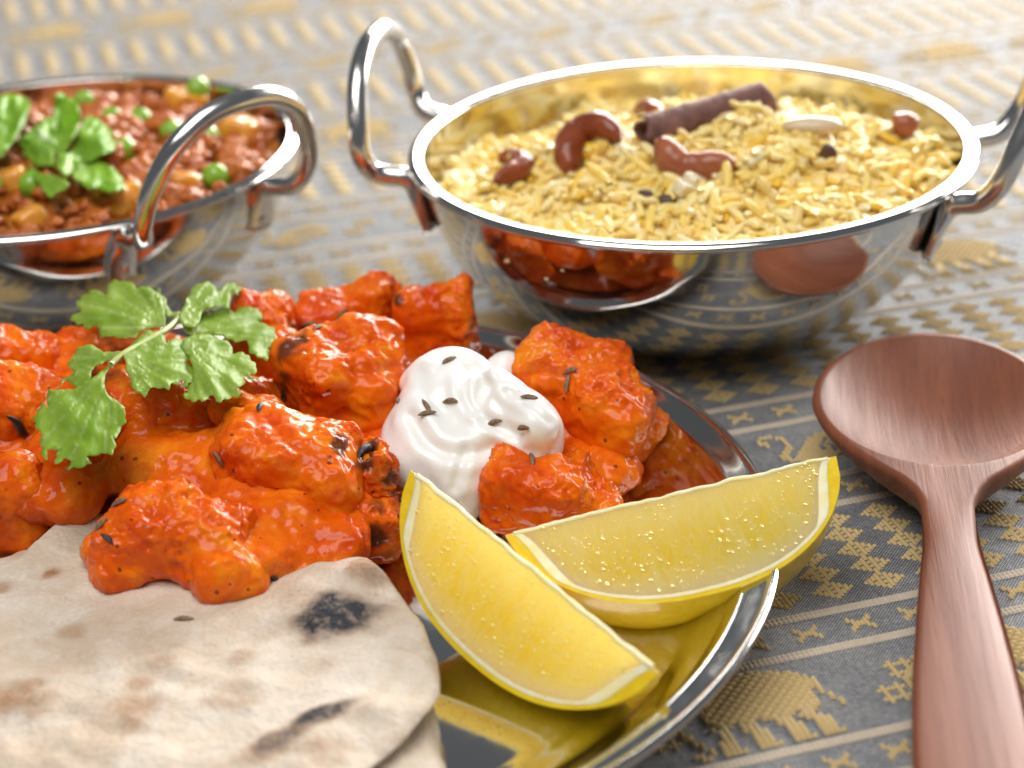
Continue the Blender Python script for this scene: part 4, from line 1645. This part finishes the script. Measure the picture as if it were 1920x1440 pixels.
# ------------------------------------------------------------------ coriander sprig
K1 = .27083
C1 = lambda pts: crop(pts, 40, 500, K1)
cori = thing('coriander_sprig', 'fresh green coriander sprig lying on top of the chicken at left', 'coriander sprig', at(300, 690, 3.9))
CL = [
    ([(880, 150), (930, 140), (1000, 165), (1005, 260), (1040, 310), (1090, 318), (1085, 345), (990, 345), (940, 290)], (1085, 332), (900, 150), 4.1, 0, 0),
    ([(1000, 420), (990, 300), (975, 215), (900, 150), (790, 110), (640, 95), (560, 135), (480, 170), (400, 225), (360, 270), (340, 330), (345, 360), (380, 395), (420, 390), (455, 430), (470, 450), (510, 465), (560, 490), (620, 475), (680, 490), (720, 500), (790, 490), (830, 440), (900, 420), (960, 415)], (995, 415), (440, 250), 4.35, .0012, .0006),
    ([(1090, 330), (1130, 270), (1150, 210), (1190, 140), (1260, 110), (1360, 105), (1450, 115), (1520, 140), (1500, 180), (1510, 215), (1460, 250), (1440, 280), (1380, 270), (1310, 280), (1250, 305), (1240, 360), (1220, 400), (1190, 420), (1150, 415), (1120, 400), (1100, 380)], (1105, 370), (1420, 140), 4.35, -.0006, .0010),
    ([(1110, 400), (1180, 400), (1250, 320), (1330, 300), (1450, 275), (1560, 265), (1640, 300), (1700, 350), (1715, 400), (1755, 440), (1765, 500), (1770, 560), (1750, 610), (1705, 645), (1660, 630), (1640, 620), (1600, 600), (1540, 560), (1470, 510), (1390, 480), (1290, 465), (1190, 470), (1140, 460)], (1120, 420), (1720, 500), 4.15, -.0012, .0012),
    ([(1120, 500), (1200, 470), (1290, 465), (1350, 490), (1430, 520), (1500, 560), (1570, 620), (1620, 680), (1650, 750), (1640, 790), (1600, 770), (1570, 770), (1540, 740), (1550, 850), (1530, 890), (1460, 900), (1400, 920), (1340, 950), (1280, 940), (1240, 920), (1180, 930), (1120, 890), (1110, 850), (1200, 770), (1190, 700), (1160, 620), (1100, 560)], (1120, 510), (1480, 850), 4.3, -.0008, -.0006),
    ([(700, 610), (730, 570), (790, 510), (870, 440), (940, 450), (1000, 460), (1080, 490), (1130, 520), (1150, 580), (1200, 650), (1215, 720), (1200, 770), (1160, 810), (1110, 850), (1060, 830), (1045, 790), (1020, 845), (960, 835), (930, 850), (900, 890), (860, 900), (820, 870), (790, 860), (760, 820), (755, 770), (725, 720), (725, 650)], (710, 610), (1090, 760), 4.4, -.0003, -.0006),
    ([(265, 850), (290, 770), (310, 690), (350, 630), (390, 570), (460, 515), (520, 560), (570, 590), (640, 590), (720, 580), (690, 620), (600, 645), (520, 690), (480, 750), (470, 790), (400, 830)], (700, 598), (300, 770), 4.4, .0012, -.0008),
    ([(690, 610), (640, 640), (600, 690), (480, 780), (400, 830), (270, 855), (190, 855), (170, 895), (120, 935), (130, 980), (90, 1050), (96, 1085), (100, 1130), (95, 1170), (130, 1210), (150, 1260), (140, 1310), (190, 1340), (215, 1315), (272, 1250), (236, 1330), (240, 1380), (300, 1390), (320, 1410), (370, 1380), (410, 1395), (440, 1370), (500, 1370), (520, 1340), (540, 1310), (560, 1280), (620, 1300), (650, 1250), (690, 1190), (680, 1120), (720, 1080), (715, 1020), (720, 970), (650, 920), (600, 890), (575, 830), (580, 750), (620, 680)], (660, 640), (320, 1380), 4.45, .0004, -.0022)]
for i, (pl, b0, t0, z0, kx, ky) in enumerate(CL):
    b0, t0 = C1([b0])[0], C1([t0])[0]
    px_leaf(C1(pl), (lambda x, y, z0=z0, kx=kx, ky=ky, b0=b0: z0 + kx * (x - b0[0]) * 1.0 + ky * (y - b0[1]) * 1.0 * 1.0), b0, t0, M_CORI, cori, name='leaflet', tooth=5.0, wl=17, veins=4, step=6, cup=.22, th=.012, lobe=20, lobe_wl=72, seed=i + 10, ripple=.03)
V, F = tube(spline([at(*C1([(1090, 330)])[0], 4.12), at(*C1([(1085, 365)])[0], 4.2), at(*C1([(1000, 440)])[0], 4.32), at(*C1([(860, 520)])[0], 4.36), at(*C1([(710, 605)])[0], 4.42), at(*C1([(620, 680)])[0], 4.38)], 30), .085, 8)
part('stem', V, F, M_STEM, cori)

# ------------------------------------------------------------------ seeds
fv, ff, off = [], [], 0
for v, f in FOOD:
    fv.append(np.asarray(v))
    ff += [[i + off for i in q] for q in f]
    off += len(v)
food_bvh = bvh_of(np.vstack(fv), ff)


def seed_mesh(mat, L=.23, r=.062):
    ns, nr = 15, 20
    s = np.linspace(-1, 1, ns)
    pr = r * np.power(np.clip(1 - np.abs(s) ** 2, 0.004, 1), .8)
    V = []
    for i in range(ns):
        for k in range(nr):
            a = 2 * np.pi * k / nr
            q = pr[i] * (1 + .13 * math.cos(5 * a))
            V.append((s[i] * L, q * math.cos(a) + .03 * (1 - s[i] ** 2), q * .8 * math.sin(a)))
    F = [list(f) for f in grid_faces(ns, nr, wrap_m=True)] + [list(range(nr))[::-1], [(ns - 1) * nr + i for i in range(nr)]]
    return make_mesh('cumin_seed', np.array(V), F, [mat])


SEED = seed_mesh(M_SEED)
DSEED = seed_mesh(M_DARKSEED, .19, .06)
SEEDS = [  # px, py, picture angle, label, dark
    (842, 677, 25, 'cumin seed at the very top of the yogurt', 0), (798, 763, -60, 'steep cumin seed at the left of the yogurt, upper of two touching', 0), (801, 777, 10, 'cumin seed at the left of the yogurt, lower of two touching', 0),
    (845, 754, 5, 'flat lying cumin seed at the middle of the yogurt', 0), (927, 794, 22, 'long cumin seed on the lower right middle of the yogurt', 0), (983, 803, 5, 'short cumin seed near the right side of the yogurt', 0),
    (993, 747, -5, 'cumin seed on the right shoulder of the yogurt', 0), (995, 862, -80, 'upright cumin seed at the lower right edge of the yogurt', 0), (746, 753, -65, 'cumin seed at the left edge of the yogurt against chicken', 0),
    (641, 590, 50, 'cumin seed on the crest of the pointed chicken piece', 0), (596, 616, 25, 'cumin seed on the upper left slope of the pointed chicken piece', 0), (1066, 720, 80, 'upright cumin seed on the big right chicken piece', 0), (1070, 697, 20, 'small cumin seed above the upright one on the right chicken piece', 0),
    (410, 860, -60, 'sauce coated cumin seed on the left face of the large chicken block', 0), (531, 741, -80, 'black seed wedged between the pointed piece and the large block', 1), (488, 765, 60, 'greyish seed on top of the large chicken block', 1),
    (225, 943, 25, 'cumin seed on the upper left of the front chicken piece', 0), (190, 986, 50, 'curved cumin seed at the left edge of the front chicken piece', 0), (200, 1012, -40, 'dark cumin seed on the lower left of the front chicken piece', 1), (345, 1163, 0, 'cumin seed on the flatbread below the front chicken piece', 0),
    (513, 1084, -35, 'dark seed at the right end of the front chicken piece', 1), (581, 608, 5, 'cumin seed on the low back chicken piece', 0)]


def lay(mesh, name, px, py, ang, lift, lab, cat, group):
    p, n = cast(food_bvh, px, py)
    if p is None:
        return
    a = R(ang)
    x = math.cos(a) * C_RIGHT + math.sin(a) * C_UP
    vd = unit(p - C_POS)
    x = x - vd * ((x @ n) / (vd @ n))         # slide along the sight line into the surface
    x = unit(x)
    y = np.cross(n, x)
    o = link(name, mesh, None, p + n * lift)
    o.rotation_euler = Matrix(np.stack([x, y, n], 1).tolist()).to_euler()
    tag(o, lab, cat, group)


for px, py, ang, lab, dk in SEEDS:
    lay(DSEED if dk else SEED, 'cumin_seed', px, py, ang, .03, lab, 'cumin seed', 'seeds scattered on the food')
p = at(1185, 1163, .42)
o = link('cumin_seed', SEED, None, p, (0, 0, R(10)))
tag(o, 'cumin seed on the bare steel between the lemon wedges', 'cumin seed', 'seeds scattered on the food')
SLIV = make_mesh('charred_sliver', *blob_tube([(-.42, 0, 0), (-.1, .05, .03), (.2, -.03, .02), (.42, .02, 0)], [.05, .085, .08, .05], 16, 8, .2, 2), [M_CHARBIT])
lay(SLIV, 'charred_sliver', 30, 797, -42, .05, 'black charred onion sliver on the left chicken piece', 'charred sliver', None)
lay(SLIV, 'charred_sliver', 684, 846, 45, .03, 'black charred sliver on the small ragged chicken bit', 'charred sliver', None)

# ------------------------------------------------------------------ wooden spoon
# axis: from the tip of the bowl to the end of the handle
tip = at(1742, 622, 1.75)
end = at(1802, 1500, 1.55)
neck = at(1782, 985, 1.55)
ax = unit((neck - tip) * [1, 1, 0])
Lh = np.linalg.norm((end - tip)[:2]) + 6
side = np.array([-ax[1], ax[0], 0])
if side[0] < 0:
    side = -side
# half widths along the length (cm from the tip)
stations = [(0, 0), (.12, .78), (.45, 1.45), (1.0, 2.05), (1.8, 2.58), (2.8, 2.92), (3.8, 2.98), (4.8, 2.80), (5.8, 2.38), (6.6, 1.86), (7.2, 1.36), (7.7, .95), (8.2, .70), (8.8, .58), (9.8, .59), (11.5, .73), (13.5, .90), (15.5, 1.03), (17.5, 1.1), (20, 1.1), (23, .98), (25, .8), (25.8, .45), (26, 0)]
st = np.array(stations)
n = 240
s_ = np.concatenate([np.linspace(0, 1, 60) ** 2 * 2, np.linspace(2, 10, 100)[1:], np.linspace(10, 26, 81)[1:]])


def pchip(x, y, xi):
    h = np.diff(x)
    d = np.diff(y) / h
    m = np.zeros(len(x))
    for i in range(1, len(x) - 1):
        if d[i - 1] * d[i] > 0:
            w1, w2 = 2 * h[i] + h[i - 1], h[i] + 2 * h[i - 1]
            m[i] = (w1 + w2) / (w1 / d[i - 1] + w2 / d[i])
    m[0], m[-1] = d[0], d[-1]
    k = np.clip(np.searchsorted(x, xi) - 1, 0, len(x) - 2)
    t = (xi - x[k]) / h[k]
    return (2 * t ** 3 - 3 * t ** 2 + 1) * y[k] + (t ** 3 - 2 * t ** 2 + t) * h[k] * m[k] + (-2 * t ** 3 + 3 * t ** 2) * y[k + 1] + (t ** 3 - t ** 2) * h[k] * m[k + 1]


wid = np.maximum(pchip(st[:, 0], st[:, 1], s_), .004)
thick = pchip(np.array([0, 1.5, 3.6, 5.5, 7.2, 8.6, 10, 26.]), np.array([.30, 1.05, 1.45, 1.35, 1.12, .92, .88, .85]), s_)
topz = pchip(np.array([0, 3.6, 7.0, 8.6, 11, 16, 26.]), np.array([1.72, 1.62, 1.62, 1.60, 1.55, 1.45, 1.30]), s_)
mu = 64
uu = np.cos(np.linspace(0, np.pi, mu + 1))          # 1 .. -1 across the top
Vt, Vb = [], []
for i in range(len(s_)):
    c = tip * [1, 1, 0] + ax * s_[i]
    w = wid[i]
    edge = min(.16, w * .5)
    bowl_rho = np.sqrt(((s_[i] - 3.62) / 3.42) ** 2 + (uu * w / 2.78) ** 2)
    carve = 1.0 * np.clip(1 - bowl_rho ** 2, 0, None) ** .95
    carve = np.where(bowl_rho < 1, carve, 0) * 1.0
    lip = .10 * np.exp(-((bowl_rho - 1.0) / .05) ** 2) * 0
    zt = topz[i] - carve - edge * (1 - np.sqrt(np.clip(1 - np.clip((np.abs(uu) * w - (w - edge)) / edge, 0, 1) ** 2, 0, 1))) + lip
    if s_[i] > 8.2:
        k_ = smoothstep(8.2, 10.5, s_[i])
        zt = zt - k_ * .20 * (np.abs(uu) ** 2.2)
    p_ = 2.4 if s_[i] < 8 else 2.8
    zb_mid = topz[i] - edge
    zb = zb_mid - (thick[i] - edge) * np.power(np.clip(1 - np.abs(uu) ** p_, 0, 1), .75)
    for j in range(mu + 1):
        Vt.append(c + side * uu[j] * w + np.array([0, 0, zt[j]]))
    for j in range(1, mu):
        Vb.append(c + side * uu[j] * w + np.array([0, 0, zb[j]]))
Vt = np.array(Vt).reshape(len(s_), mu + 1, 3)
Vb = np.array(Vb).reshape(len(s_), mu - 1, 3)
ringV = np.concatenate([Vt, Vb[:, ::-1]], 1)
m_ = ringV.shape[1]
Fs = grid_faces(len(s_), m_, wrap_m=True)
SV = ringV.reshape(-1, 3)
SV = SV + [0, 0, .02 - min(0, SV[:, 2].min())]
NS = vnormals(SV, Fs)
f0 = (C_POS - SV.mean(0))
if (NS[:, 2] * (np.tile(np.arange(m_), len(s_)) <= mu)).sum() < 0:
    Fs, NS = Fs[:, ::-1], -NS
spoon = thing('wooden_spoon', 'reddish brown wooden spoon lying on the cloth at the right edge', 'spoon', tip * [1, 1, 0] + ax * 8)
spoon.rotation_euler = (0, 0, 0)
row = np.arange(len(Fs)) // m_
cut = int(np.argmin(np.abs(s_ - 8.7)))
for nm, msk in (('spoon_bowl', row < cut), ('spoon_handle', row >= cut)):
    f = Fs[msk]
    ids, inv = np.unique(f, return_inverse=True)
    o = part(nm, SV[ids], inv.reshape(-1, 4), M_WOOD, spoon)
    o.data.normals_split_custom_set_from_vertices(NS[ids].tolist())
